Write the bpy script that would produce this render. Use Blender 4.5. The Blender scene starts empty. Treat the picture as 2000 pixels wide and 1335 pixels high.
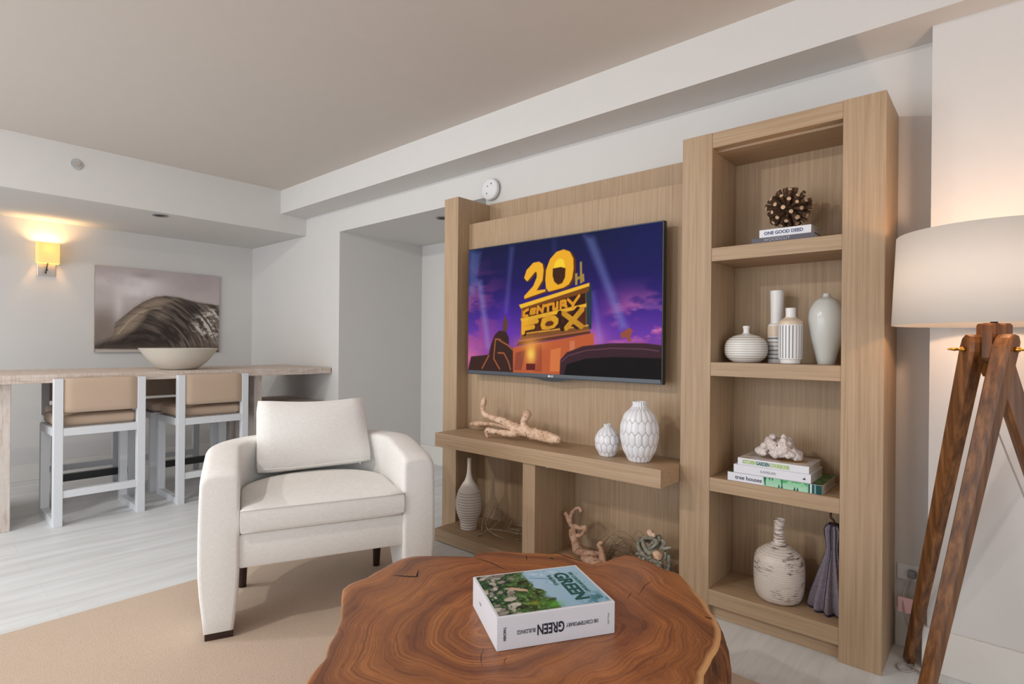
import bpy, bmesh, math, random
import numpy as np
from mathutils import Vector, Matrix, noise as mnoise

# ------------------------------------------------------------------ camera, world, lights, exposure
scene = bpy.context.scene
COL = scene.collection
PI = math.pi

cam_d = bpy.data.cameras.new('camera')
cam = bpy.data.objects.new('camera', cam_d)
COL.objects.link(cam)
cam_d.sensor_width = 36.0
cam_d.lens = 1090.48 / 2000 * 36.0
cam_d.shift_y = 0.0035
cam_d.clip_start = 0.05
_yaw, _roll = 0.722143, 0.00939342
_fw = Vector((-math.sin(_yaw), math.cos(_yaw), -0.000142))
_rt = Vector((math.cos(_yaw), math.sin(_yaw), 0)); _up = _rt.cross(_fw)
_r2 = _rt * math.cos(_roll) + _up * math.sin(_roll)
_u2 = -_rt * math.sin(_roll) + _up * math.cos(_roll)
cam.matrix_world = Matrix(((_r2.x, _u2.x, -_fw.x, 0), (_r2.y, _u2.y, -_fw.y, 0), (_r2.z, _u2.z, -_fw.z, 1.22), (0, 0, 0, 1)))
scene.camera = cam

scene.view_settings.view_transform = 'Standard'
scene.view_settings.look = 'None'
scene.view_settings.exposure = -0.30
scene.view_settings.gamma = 1.0
scene.view_settings.use_curve_mapping = False

world = bpy.data.worlds.new('sky'); scene.world = world; world.use_nodes = True
world.node_tree.nodes['Background'].inputs[0].default_value = (0.85, 0.93, 1.0, 1)
world.node_tree.nodes['Background'].inputs[1].default_value = 1.2

def area_light(name, loc, target, sx, sy, power, color):
    d = bpy.data.lights.new(name, 'AREA'); d.shape = 'RECTANGLE'; d.size = sx; d.size_y = sy
    d.energy = power; d.color = color
    o = bpy.data.objects.new(name, d); COL.objects.link(o); o.location = loc
    o.rotation_euler = (Vector(target) - Vector(loc)).to_track_quat('-Z', 'Y').to_euler()
    return o
def point_light(name, loc, power, color, r=0.03):
    d = bpy.data.lights.new(name, 'POINT'); d.energy = power; d.color = color; d.shadow_soft_size = r
    o = bpy.data.objects.new(name, d); COL.objects.link(o); o.location = loc
    return o
# daylight standing in the two big openings of the room (the front one and the right-hand one)
area_light('daylight_front', (-3.3, -3.15, 1.25), (-3.3, 2.8, 1.25), 5.4, 2.1, 130, (0.89, 0.945, 1.0))
area_light('daylight_right', (2.35, -0.9, 1.3), (-3.0, -0.4, 1.2), 3.2, 2.1, 40, (0.90, 0.95, 1.0))

# recessed ceiling lights of the room, above and left of the camera (their rings are trim_3 and trim_4)
DOWNS = ((-3.9, -0.9), (-2.3, -0.7))
for _x, _y in DOWNS:
    _o = area_light('ceiling_light', (_x, _y, 2.672), (_x + 0.6, _y + 2.2, 0.0), 0.14, 0.14, 42, (1.0, 0.955, 0.90)); _o.data.shape = 'DISK'

# ------------------------------------------------------------------ materials
def S(r, g, b):
    f = lambda c: ((c / 255) / 12.92) if c / 255 <= 0.04045 else (((c / 255) + 0.055) / 1.055) ** 2.4
    return (f(r), f(g), f(b), 1)
MATS = {}
class NT:
    def __init__(s, name, rough=0.6, spec=0.5, metal=0.0):
        m = bpy.data.materials.new(name); m.use_nodes = True; s.m = m; s.t = m.node_tree; s.n = s.t.nodes
        s.b = s.n['Principled BSDF']; s.b.inputs['Roughness'].default_value = rough
        s.b.inputs['Specular IOR Level'].default_value = spec; s.b.inputs['Metallic'].default_value = metal
        MATS[name] = m
    def node(s, typ, **k):
        n = s.n.new(typ)
        for a, v in k.items(): setattr(n, a, v)
        return n
    def link(s, a, b): s.t.links.new(a, b)
    def coords(s, scale=(1, 1, 1), kind='Object', rot=(0, 0, 0), src=None):
        mp = s.node('ShaderNodeMapping'); mp.inputs['Scale'].default_value = scale; mp.inputs['Rotation'].default_value = rot
        if src is None:
            tc = s.node('ShaderNodeTexCoord'); s.link(tc.outputs[kind], mp.inputs[0])
        else: s.link(src, mp.inputs[0])
        return mp.outputs[0]
    def noise(s, vec, scale=1, detail=4, rough=0.5, dist=0):
        n = s.node('ShaderNodeTexNoise'); n.inputs['Scale'].default_value = scale; n.inputs['Detail'].default_value = detail
        n.inputs['Roughness'].default_value = rough; n.inputs['Distortion'].default_value = dist
        s.link(vec, n.inputs['Vector']); return n.outputs['Fac']
    def ramp(s, fac, stops, interp='LINEAR'):
        r = s.node('ShaderNodeValToRGB'); r.color_ramp.interpolation = interp
        e = r.color_ramp.elements
        while len(e) < len(stops): e.new(0.5)
        for i, (p, c) in enumerate(stops): e[i].position = p; e[i].color = c if len(c) == 4 else (*c, 1)
        s.link(fac, r.inputs[0]); return r.outputs[0]
    def mix(s, fac, a, b, mode='MIX'):
        m = s.node('ShaderNodeMix', data_type='RGBA', blend_type=mode)
        for sock, v in ((m.inputs[0], fac), (m.inputs[6], a), (m.inputs[7], b)):
            if isinstance(v, (tuple, float, int)): sock.default_value = v
            else: s.link(v, sock)
        return m.outputs[2]
    def math(s, op, a, b=0.0, c=0.0):
        m = s.node('ShaderNodeMath', operation=op)
        for sock, v in zip(m.inputs, (a, b, c)):
            if isinstance(v, (float, int)): sock.default_value = v
            else: s.link(v, sock)
        return m.outputs[0]
    def color(s, c):
        if isinstance(c, tuple): s.b.inputs['Base Color'].default_value = c
        else: s.link(c, s.b.inputs['Base Color'])
    def bump(s, h, strength=0.2, dist=0.01):
        b = s.node('ShaderNodeBump'); b.inputs['Strength'].default_value = strength; b.inputs['Distance'].default_value = dist
        s.link(h, b.inputs['Height']); s.link(b.outputs[0], s.b.inputs['Normal'])

def plain(name, c, rough=0.6, spec=0.5, metal=0.0, bump=None):
    n = NT(name, rough, spec, metal)
    v = n.coords((1, 1, 1)); f = n.noise(v, 9, 3)
    n.color(n.ramp(f, [(0.3, tuple(x * 0.985 for x in c[:3]) + (1,)), (0.7, c)]))
    if bump: n.bump(n.noise(v, bump[0], 4), bump[1], 0.003)
    return n.m
plain('wall_paint', S(218, 215, 212), 0.85, 0.2, bump=(220, 0.03))
plain('ceiling_paint', S(214, 205, 197), 0.9, 0.2, bump=(220, 0.03))
plain('alcove_paint', S(206, 203, 197), 0.85, 0.2)
plain('trim_paint', S(226, 222, 216), 0.5, 0.3)
plain('white_lacquer', S(226, 229, 234), 0.4, 0.4)
plain('tan_leather', S(200, 176, 155), 0.55, 0.3)
plain('sprinkler_white', S(190, 190, 190), 0.4)
plain('chrome', S(228, 226, 222), 0.32, 0.5, 1.0)
plain('brass', S(200, 150, 70), 0.3, 0.5, 1.0)
plain('black_metal', S(30, 32, 36), 0.4)
plain('dark_foot', S(48, 28, 22), 0.35)
plain('white_plastic', S(232, 232, 234), 0.4)
plain('grey_plastic', S(140, 140, 142), 0.45)
plain('dark_hole', S(28, 24, 24), 0.8)
plain('bowl_glaze', S(214, 208, 196), 0.45)
plain('page_paper', S(205, 198, 190), 0.8)
plain('tag_pink', S(240, 190, 190), 0.7)
plain('cord_grey', S(170, 158, 150), 0.5)
plain('celadon_glaze', S(212, 213, 208), 0.22, 0.5)
plain('paper_white', S(226, 226, 232), 0.4)
plain('ink_black', S(30, 34, 50), 0.6)
plain('ink_navy', S(70, 82, 120), 0.6)
plain('ink_grey', S(160, 160, 165), 0.6)
plain('ink_green', S(8, 84, 78), 0.5)
plain('ink_lime', S(170, 200, 90), 0.6)
plain('ink_teal', S(70, 120, 110), 0.6)
plain('board_grey', S(84, 80, 90), 0.5)
plain('ink_silver', S(170, 170, 180), 0.5)
plain('chin_grey', S(70, 76, 84), 0.35)
plain('canvas_edge', S(150, 138, 130), 0.8)
plain('seam_thread', S(240, 237, 231), 0.9)

def cab_wood(name, scale, tint=1.0):
    n = NT(name, 0.5, 0.35)
    v = n.coords(scale); f = n.noise(v, 1, 6, 0.65, 0.3)
    big = n.noise(n.coords((1.7, 1.7, 0.5) if scale[2] < 5 else (0.6, 1.7, 2)), 2.2, 2)
    c1 = n.ramp(f, [(0.28, S(154, 126, 96)), (0.5, S(176, 148, 116)), (0.72, S(189, 163, 132))])
    c2 = n.mix(n.math('MULTIPLY', big, 0.4), c1, S(182, 158, 136))
    n.color(c2); n.bump(f, 0.10, 0.002)
cab_wood('oak_vertical', (110, 110, 2.2))
cab_wood('oak_horizontal', (2.2, 110, 110))

n = NT('whitewashed_wood', 0.7, 0.25)
v = n.coords((14, 2.2, 14)); f = n.noise(v, 3, 6, 0.7, 0.4)
saw = n.noise(n.coords((3, 120, 3)), 1, 3, 0.6)
c = n.ramp(f, [(0.3, S(190, 168, 152)), (0.5, S(216, 204, 195)), (0.75, S(234, 228, 223))])
n.color(n.mix(n.ramp(saw, [(0.4, (0, 0, 0)), (0.7, (0.6, 0.6, 0.6))]), c, S(190, 164, 146))); n.bump(f, 0.3, 0.004)

n = NT('whitewashed_leg', 0.7, 0.25)
v = n.coords((14, 14, 2.2)); f = n.noise(v, 3, 6, 0.7, 0.4)
saw = n.noise(n.coords((3, 3, 120)), 1, 3, 0.6)
c = n.ramp(f, [(0.28, S(186, 150, 134)), (0.46, S(216, 206, 198)), (0.75, S(234, 229, 226))])
n.color(n.mix(n.math('MULTIPLY', saw, 0.4), c, S(196, 176, 162))); n.bump(f, 0.3, 0.004)

# floor: long pale wood-look planks running along Y
n = NT('plank_tile', 0.42, 0.45)
br = n.node('ShaderNodeTexBrick'); br.offset = 0.37; br.inputs['Scale'].default_value = 1.0
br.inputs['Brick Width'].default_value = 1.2; br.inputs['Row Height'].default_value = 0.205
br.inputs['Mortar Size'].default_value = 0.0022; br.inputs['Mortar Smooth'].default_value = 0.2
br.inputs['Color1'].default_value = (1, 1, 1, 1); br.inputs['Color2'].default_value = (0.9, 0.9, 0.9, 1); br.inputs['Mortar'].default_value = (0.72, 0.72, 0.72, 1)
fc = n.coords((1, 1, 1), rot=(0, 0, PI / 2)); fc.node.inputs['Location'].default_value = (0.1, -0.055, 0); n.link(fc, br.inputs[0])
g = n.noise(n.coords((14, 1.3, 1)), 1, 6, 0.6, 0.6)
gc = n.ramp(g, [(0.3, S(208, 209, 209)), (0.55, S(223, 226, 227)), (0.75, S(230, 234, 237))])
c = n.mix(0.35, gc, br.outputs['Color'], 'MULTIPLY')
n.color(c); n.bump(g, 0.05, 0.002)

n = NT('rug_weave', 0.95, 0.1)
v = n.coords((1, 1, 1)); f = n.noise(v, 260, 2, 0.7); f2 = n.noise(v, 4, 3)
c = n.ramp(f, [(0.3, S(180, 158, 140)), (0.6, S(210, 190, 172))])
n.color(n.mix(n.math('MULTIPLY', f2, 0.3), c, S(208, 190, 172))); n.bump(f, 0.6, 0.004)

def fabric(name, lo, hi, sc=420):
    n = NT(name, 0.95, 0.15)
    a = n.noise(n.coords((1, 1, 0.12)), sc, 2, 0.6); b = n.noise(n.coords((0.12, 0.12, 1)), sc, 2, 0.6)
    f = n.math('ADD', n.math('MULTIPLY', a, 0.5), n.math('MULTIPLY', b, 0.5))
    n.color(n.ramp(f, [(0.38, lo), (0.6, hi)])); n.bump(f, 0.15, 0.001)
    n.b.inputs['Sheen Weight'].default_value = 0.15
fabric('ivory_linen', S(228, 225, 221), S(238, 236, 232))
fabric('mauve_cloth', S(122, 115, 126), S(142, 134, 146), 200)
fabric('mauve_trim', S(38, 28, 48), S(52, 40, 62), 200)

# lamp shades
def shade(name, c, e, ec, trans=0.35):
    n = NT(name, 0.9, 0.1); n.color(c)
    tr = n.node('ShaderNodeBsdfTranslucent'); tr.inputs[0].default_value = c
    mx = n.node('ShaderNodeMixShader'); mx.inputs[0].default_value = trans
    n.link(n.b.outputs[0], mx.inputs[1]); n.link(tr.outputs[0], mx.inputs[2])
    n.link(mx.outputs[0], n.n['Material Output'].inputs[0])
    if e: n.b.inputs['Emission Color'].default_value = ec; n.b.inputs['Emission Strength'].default_value = e
    return n
shade('linen_shade', S(240, 235, 228), 0, None, 0.24)
shade('sconce_shade', S(190, 170, 130), 1.05, S(255, 216, 130), 0.2)
n = NT('bulb_glow', 0.5); n.color(S(255, 230, 180)); n.b.inputs['Emission Color'].default_value = S(255, 220, 160); n.b.inputs['Emission Strength'].default_value = 4
n = NT('walnut', 0.35, 0.5)
f = n.noise(n.coords((60, 60, 2.0), rot=(0, 0, 0.4)), 1, 4, 0.6, 0.1)
n.color(n.ramp(f, [(0.3, S(66, 38, 20)), (0.5, S(112, 70, 36)), (0.72, S(148, 100, 56))]))

# vertex painted surfaces (pictures): colour attribute 'pic'
def pic_mat(name, emit=0.0, rough=0.5):
    n = NT(name, rough, 0.3)
    a = n.node('ShaderNodeVertexColor', layer_name='pic')
    if emit:
        n.color((0.01, 0.01, 0.01, 1)); n.b.inputs['Specular IOR Level'].default_value = 0.015; n.link(a.outputs[0], n.b.inputs['Emission Color']); n.b.inputs['Emission Strength'].default_value = emit
    else: n.color(a.outputs[0])
pic_mat('tv_picture', 1.12, 0.45)
pic_mat('canvas_print', 0, 0.8)
pic_mat('cover_print', 0, 0.3)

# slab table top: growth rings follow the outline through attribute 'ring'
n = NT('slab_top', 0.36, 0.5)
at = n.node('ShaderNodeAttribute', attribute_name='ring'); geo = n.coords((1, 1, 1))
sep = n.node('ShaderNodeSeparateXYZ'); n.link(at.outputs['Vector'], sep.inputs[0])
warp = n.noise(geo, 2.6, 2, 0.45, 0.0); warp2 = n.noise(geo, 11, 3, 0.6)
t1 = n.math('ADD', sep.outputs[0], n.math('ADD', n.math('MULTIPLY', warp, 0.62), n.math('MULTIPLY', warp2, 0.03)))
comb = n.node('ShaderNodeCombineXYZ'); n.link(n.math('MULTIPLY', t1, 74.0), comb.inputs[0]); n.link(n.math('MULTIPLY', warp2, 2.0), comb.inputs[1])
fine = n.noise(comb.outputs[0], 1.0, 6, 0.8)
comb2 = n.node('ShaderNodeCombineXYZ'); n.link(n.math('MULTIPLY', t1, 9.0), comb2.inputs[0])
broad = n.noise(comb2.outputs[0], 1.0, 3, 0.6)
patch = n.noise(geo, 2.3, 4, 0.6)
c = n.ramp(fine, [(0.32, S(92, 48, 24)), (0.45, S(144, 86, 44)), (0.57, S(172, 108, 58)), (0.72, S(208, 146, 84))])
c = n.mix(n.ramp(broad, [(0.38, (0.8, 0.8, 0.8)), (0.56, (0, 0, 0))]), c, S(96, 50, 30))
c = n.mix(n.ramp(patch, [(0.46, (0, 0, 0)), (0.7, (0.5, 0.5, 0.5))]), c, S(188, 120, 64))
c = n.mix(sep.outputs[1], c, S(216, 164, 108))
n.color(c); n.bump(fine, 0.05, 0.002)
n.b.inputs['Coat Weight'].default_value = 0.06; n.b.inputs['Coat Roughness'].default_value = 0.3
n = NT('slab_bark', 0.7, 0.3)
f = n.noise(n.coords((16, 16, 3)), 1.4, 6, 0.7, 1.2)
n.color(n.ramp(f, [(0.3, S(48, 26, 16)), (0.5, S(120, 72, 40)), (0.7, S(186, 126, 74))])); n.bump(f, 0.8, 0.02)

n = NT('driftwood', 0.7, 0.3)
f = n.noise(n.coords((1, 1, 1)), 26, 5, 0.6, 1.0); g = n.noise(n.coords((1, 1, 1)), 75, 2)
c = n.ramp(f, [(0.3, S(190, 148, 118)), (0.5, S(222, 188, 160)), (0.7, S(236, 208, 184))])
n.color(n.mix(n.ramp(g, [(0.64, (0, 0, 0)), (0.68, (1, 1, 1))]), c, S(80, 50, 34))); n.bump(f, 0.4, 0.01)
n = NT('driftwood_dull', 0.8, 0.2)
f = n.noise(n.coords((1, 1, 1)), 26, 5, 0.6, 1.0); g = n.noise(n.coords((1, 1, 1)), 75, 2)
c = n.ramp(f, [(0.3, S(150, 112, 90)), (0.5, S(190, 152, 126)), (0.7, S(206, 172, 146))])
n.color(n.mix(n.ramp(g, [(0.66, (0, 0, 0)), (0.72, (1, 1, 1))]), c, S(84, 56, 42))); n.bump(f, 0.4, 0.01)
def speck(name, a, b, sc=40):
    n = NT(name, 0.75, 0.25); f = n.noise(n.coords((1, 1, 1)), sc, 4, 0.6); n.color(n.ramp(f, [(0.35, a), (0.65, b)])); n.bump(f, 0.3, 0.005)
speck('twig_bark', S(150, 132, 112), S(186, 168, 146))
speck('twig_dark', S(110, 90, 72), S(140, 118, 96))
speck('grey_wood', S(120, 118, 104), S(164, 160, 146))
speck('stick_bark', S(58, 40, 30), S(112, 84, 62), 60)
speck('stick_end', S(180, 140, 104), S(222, 196, 166), 200)
speck('coral_white', S(206, 192, 186), S(232, 224, 220), 60)

# ceramics
def groove_mat(name, base, line, rough=0.3, rag=0.0, sc=(3, 3, 60)):
    n = NT(name, rough, 0.5)
    at = n.node('ShaderNodeAttribute', attribute_name='groove'); sep = n.node('ShaderNodeSeparateXYZ'); n.link(at.outputs['Vector'], sep.inputs[0])
    fac = sep.outputs[0]
    if rag:
        f = n.noise(n.coords(sc), 1, 4, 0.7)
        low = n.noise(n.coords((9, 9, 14)), 1, 3)
        fac = n.math('MAXIMUM', fac, n.math('MULTIPLY', n.ramp(f, [(0.54, (0, 0, 0)), (0.58, (1, 1, 1))]), n.ramp(low, [(0.44, (0, 0, 0)), (0.54, (1, 1, 1))])))
    n.color(n.mix(sep.outputs[1], n.mix(fac, base, line), S(222, 202, 178)))
groove_mat('honeycomb_glaze', S(236, 236, 240), S(166, 156, 148), 0.3)
groove_mat('ribbed_glaze', S(230, 221, 212), S(176, 164, 154), 0.3, 0.0)
groove_mat('crackle_glaze', S(226, 214, 204), S(112, 88, 74), 0.3, 1.0, (22, 22, 190))
groove_mat('lined_white', S(238, 236, 232), S(172, 162, 150), 0.25)
groove_mat('striped_white', S(240, 238, 236), S(110, 112, 122), 0.35)
groove_mat('clay_white', S(230, 228, 226), S(206, 184, 160), 0.45)

# ------------------------------------------------------------------ builders
def tag(o, label=None, cat=None, group=None, kind=None):
    if label: o['label'] = label
    if cat: o['category'] = cat
    if group: o['group'] = group
    if kind: o['kind'] = kind
    return o
def thing(name, label, cat, loc=(0, 0, 0), rz=0.0, group=None):
    o = bpy.data.objects.new(name, None); COL.objects.link(o)
    o.empty_display_size = 0.05; o.location = loc; o.rotation_euler = (0, 0, rz)
    return tag(o, label, cat, group)
def obj(name, bm, mats, parent=None, smooth=False, off=None, loc=None, autosmooth=None):
    """link a bmesh as ONE object; off = world point to subtract from the vertices"""
    if off is not None: bmesh.ops.translate(bm, verts=bm.verts, vec=-Vector(off))
    bmesh.ops.recalc_face_normals(bm, faces=bm.faces)
    me = bpy.data.meshes.new(name); bm.to_mesh(me); bm.free()
    for m in (mats if isinstance(mats, (list, tuple)) else [mats]): me.materials.append(MATS[m])
    if smooth: me.polygons.foreach_set('use_smooth', [True] * len(me.polygons))
    if autosmooth:
        me.polygons.foreach_set('use_smooth', [True] * len(me.polygons)); me.set_sharp_from_angle(angle=math.radians(autosmooth))
    o = bpy.data.objects.new(name, me); COL.objects.link(o)
    if parent: o.parent = parent
    if loc is not None: o.location = loc
    return o
def box(bm, x0, x1, y0, y1, z0, z1, bev=0.0, mi=0, seg=2):
    r = bmesh.ops.create_cube(bm, size=1.0)
    for v in r['verts']: v.co = Vector(((x0 + x1) / 2 + v.co.x * (x1 - x0), (y0 + y1) / 2 + v.co.y * (y1 - y0), (z0 + z1) / 2 + v.co.z * (z1 - z0)))
    fs = set(f for v in r['verts'] for f in v.link_faces)
    for f in fs: f.material_index = mi
    if bev:
        es = set(e for f in fs for e in f.edges)
        rr = bmesh.ops.bevel(bm, geom=list(es), offset=bev, segments=seg, affect='EDGES', profile=0.5, clamp_overlap=True)
        for f in rr['faces']: f.material_index = mi
def boxo(name, dims, mat, parent=None, bev=0.0, off=None, seg=2):
    bm = bmesh.new(); box(bm, *dims, bev=bev, seg=seg)
    return obj(name, bm, mat, parent, off=off, autosmooth=40 if bev > 0.004 else None)
def lathe(bm, prof, segs=64, cx=0, cy=0, cz=0, cap=True, mi=0):
    rings = []
    for r, z in prof:
        rings.append([bm.verts.new((cx + r * math.cos(2 * PI * k / segs), cy + r * math.sin(2 * PI * k / segs), cz + z)) for k in range(segs)])
    for a, b in zip(rings, rings[1:]):
        for k in range(segs):
            f = bm.faces.new((a[k], a[(k + 1) % segs], b[(k + 1) % segs], b[k])); f.material_index = mi
    if cap:
        f = bm.faces.new(rings[0][::-1]); f.material_index = mi
        f = bm.faces.new(rings[-1]); f.material_index = mi
    return rings
def smooth_profile(pts, n=80):
    """Catmull-Rom through (r,z) control points"""
    P = [Vector((a, b)) for a, b in pts]; P = [P[0] * 2 - P[1]] + P + [P[-1] * 2 - P[-2]]
    out = []; m = len(P) - 3
    for i in range(n + 1):
        t = i / n * m; k = min(int(t), m - 1); u = t - k
        a, b, c, d = P[k:k + 4]
        q = 0.5 * ((2 * b) + (c - a) * u + (2 * a - 5 * b + 4 * c - d) * u * u + (3 * b - a - 3 * c + d) * u ** 3)
        out.append((max(q.x, 0.0005), q.y))
    return out
def tube(bm, pts, segs=10, sub=4, wob=0.0, mi=0, seed=0):
    """smooth round tube through (x,y,z,r) points, closed at both ends"""
    P = [Vector(p) for p in pts]
    if len(P) > 2:
        Q = [P[0] * 2 - P[1]] + P + [P[-1] * 2 - P[-2]]; out = []
        m = len(P) - 1
        for i in range(m * sub + 1):
            k = min(i // sub, m - 1); u = i / sub - k
            a, b, c, d = Q[k:k + 4]
            out.append(0.5 * ((2 * b) + (c - a) * u + (2 * a - 5 * b + 4 * c - d) * u * u + (3 * b - a - 3 * c + d) * u ** 3))
        P = out
    rings = []; prev = None
    for i, p in enumerate(P):
        c = Vector(p[:3]); t = Vector(P[min(i + 1, len(P) - 1)][:3]) - Vector(P[max(i - 1, 0)][:3]); t.normalize()
        if prev is None: prev = t.orthogonal().normalized()
        a = (prev - t * prev.dot(t)).normalized(); prev = a; b = t.cross(a)
        r = max(p[3], 0.0004); ring = []
        for k in range(segs):
            an = 2 * PI * k / segs; d = a * math.cos(an) + b * math.sin(an)
            rr = r
            if wob: rr *= 1 + wob * (mnoise.noise((c + d * r * 1.2) * (0.6 / max(r, 0.006)) + Vector((seed, 0, 0)))) * 1.6
            ring.append(bm.verts.new(c + d * rr))
        rings.append(ring)
    for A, B in zip(rings, rings[1:]):
        for k in range(segs):
            f = bm.faces.new((A[k], A[(k + 1) % segs], B[(k + 1) % segs], B[k])); f.material_index = mi
    for R in (rings[0][::-1], rings[-1]):
        f = bm.faces.new(R); f.material_index = mi
def drop_to(o, z):
    """rest a mesh object (vertices in its own space) on height z"""
    lo = min(v.co.z for v in o.data.vertices) + o.location.z
    o.location.z += z - lo
def origin_to_base(o):
    vs = o.data.vertices; xs = [v.co.x for v in vs]; ys = [v.co.y for v in vs]; zs = [v.co.z for v in vs]
    c = Vector(((min(xs) + max(xs)) / 2, (min(ys) + max(ys)) / 2, min(zs)))
    o.data.transform(Matrix.Translation(-c)); o.location = o.location + c
    return o
def text_mesh(body, size, bold=0.0, font_shear=0.0, stretch=1.0, extrude=0.0004):
    c = bpy.data.curves.new('txt', 'FONT'); c.body = body; c.size = size; c.align_x = 'CENTER'; c.align_y = 'CENTER'
    c.offset = bold; c.shear = font_shear; c.extrude = extrude; c.resolution_u = 3
    o = bpy.data.objects.new('txt', c); COL.objects.link(o)
    bpy.context.view_layer.update()
    me = bpy.data.meshes.new_from_object(o.evaluated_get(bpy.context.evaluated_depsgraph_get()))
    bpy.data.objects.remove(o)
    me.transform(Matrix.Diagonal((stretch, 1, 1, 1)))
    return me
def lettering(name, body, size, mat, parent, M, bold=0.0, stretch=1.0, width=None):
    me = text_mesh(body, size, bold, 0, stretch)
    if width:
        w = max(v.co.x for v in me.vertices) - min(v.co.x for v in me.vertices)
        me.transform(Matrix.Diagonal((width / w, 1, 1, 1)))
    me.transform(M); me.materials.clear(); me.materials.append(MATS[mat]); me.name = name
    o = bpy.data.objects.new(name, me); COL.objects.link(o); o.parent = parent
    return o
def frame(origin, ex, ey):
    ex = Vector(ex).normalized(); ey = Vector(ey).normalized(); ez = ex.cross(ey)
    return Matrix(((ex.x, ey.x, ez.x, origin[0]), (ex.y, ey.y, ez.y, origin[1]), (ex.z, ey.z, ez.z, origin[2]), (0, 0, 0, 1)))

# small raster painter used for the flat pictures
class Paint:
    def __init__(s, w, h, asp):
        s.w, s.h, s.asp = w, h, asp
        s.U, s.V = np.meshgrid((np.arange(w)) / (w - 1), (np.arange(h)) / (h - 1))
        s.img = np.zeros((h, w, 3))
    def grad_v(s, stops):
        ps = [p for p, c in stops]
        for k in range(3): s.img[..., k] = np.interp(s.V, ps, [c[k] for p, c in stops])
    def blend(s, mask, c, a=1.0):
        m = (mask * a)[..., None]; s.img = s.img * (1 - m) + np.array(c, float) * m
    def inside(s, pts, soft=0.0):
        n = len(pts); ins = np.zeros(s.U.shape, bool); d = np.full(s.U.shape, 9.0)
        for i in range(n):
            x0, y0 = pts[i]; x1, y1 = pts[(i + 1) % n]
            with np.errstate(divide='ignore', invalid='ignore'):
                c = ((y0 > s.V) != (y1 > s.V)) & (s.U < (x1 - x0) * (s.V - y0) / ((y1 - y0) if y1 != y0 else 1e-9) + x0)
            ins ^= c
            d = np.minimum(d, s.seg(x0, y0, x1, y1))
        px = 1.0 / s.h; soft = max(soft, px * 0.9)
        sd = np.where(ins, d, -d)
        return np.clip(sd / soft * 0.5 + 0.5, 0, 1)
    def seg(s, x0, y0, x1, y1):
        X, Y = (s.U - x0) * s.asp, s.V - y0; dx, dy = (x1 - x0) * s.asp, y1 - y0
        L = dx * dx + dy * dy + 1e-12; t = np.clip((X * dx + Y * dy) / L, 0, 1)
        return np.hypot(X - t * dx, Y - t * dy)
    def poly(s, pts, c, a=1.0, soft=0.0): s.blend(s.inside(pts, soft), c, a)
    def line(s, pts, c, wd, a=1.0, soft=0.0):
        d = np.full(s.U.shape, 9.0)
        for p, q in zip(pts, pts[1:]): d = np.minimum(d, s.seg(*p, *q))
        px = max(1.0 / s.h, soft); s.blend(np.clip((wd - d) / px + 0.5, 0, 1), c, a)
    def blob(s, u, v, ru, rv, c, a=1.0, p=2):
        d = ((s.U - u) / ru) ** 2 + ((s.V - v) / rv) ** 2; s.blend(np.exp(-d * p), c, a)
    def noise(s, su, sv, seed, oct=4):
        rs = np.random.RandomState(seed); out = np.zeros(s.U.shape); amp = 1.0; tot = 0
        for o in range(oct):
            nu, nv = max(2, int(su * 2 ** o) + 2), max(2, int(sv * 2 ** o) + 2)
            g = rs.rand(nv, nu); x = s.U * (nu - 1.001); y = s.V * (nv - 1.001); i = x.astype(int); j = y.astype(int)
            fx = x - i; fy = y - j; fx = fx * fx * (3 - 2 * fx); fy = fy * fy * (3 - 2 * fy)
            out += amp * ((g[j, i] * (1 - fx) + g[j, i + 1] * fx) * (1 - fy) + (g[j + 1, i] * (1 - fx) + g[j + 1, i + 1] * fx) * fy); tot += amp; amp *= 0.55
        return out / tot
    def mesh(s, name, mat, parent, corner, eu, ev):
        """flat grid from corner along eu and ev carrying the picture as colour attribute 'pic'"""
        w, h = s.w, s.h; C = np.array(corner, float); A = np.array(eu, float); B = np.array(ev, float)
        co = C + s.U[..., None] * A + s.V[..., None] * B
        idx = np.arange(w * h).reshape(h, w)
        q = np.stack([idx[:-1, :-1], idx[:-1, 1:], idx[1:, 1:], idx[1:, :-1]], -1).reshape(-1, 4)
        me = bpy.data.meshes.new(name); me.vertices.add(w * h); me.vertices.foreach_set('co', co.reshape(-1))
        me.loops.add(q.size); me.loops.foreach_set('vertex_index', q.reshape(-1))
        me.polygons.add(len(q)); me.polygons.foreach_set('loop_start', np.arange(0, q.size, 4)); 
        me.update(calc_edges=True)
        at = me.color_attributes.new('pic', 'FLOAT_COLOR', 'POINT')
        im = np.clip(s.img, 0, 255) / 255; lin = np.where(im <= 0.04045, im / 12.92, ((im + 0.055) / 1.055) ** 2.4)
        at.data.foreach_set('color', np.concatenate([lin, np.ones((h, w, 1))], -1).reshape(-1))
        me.materials.append(MATS[mat])
        o = bpy.data.objects.new(name, me); COL.objects.link(o)
        if parent: o.parent = parent
        return o

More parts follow.
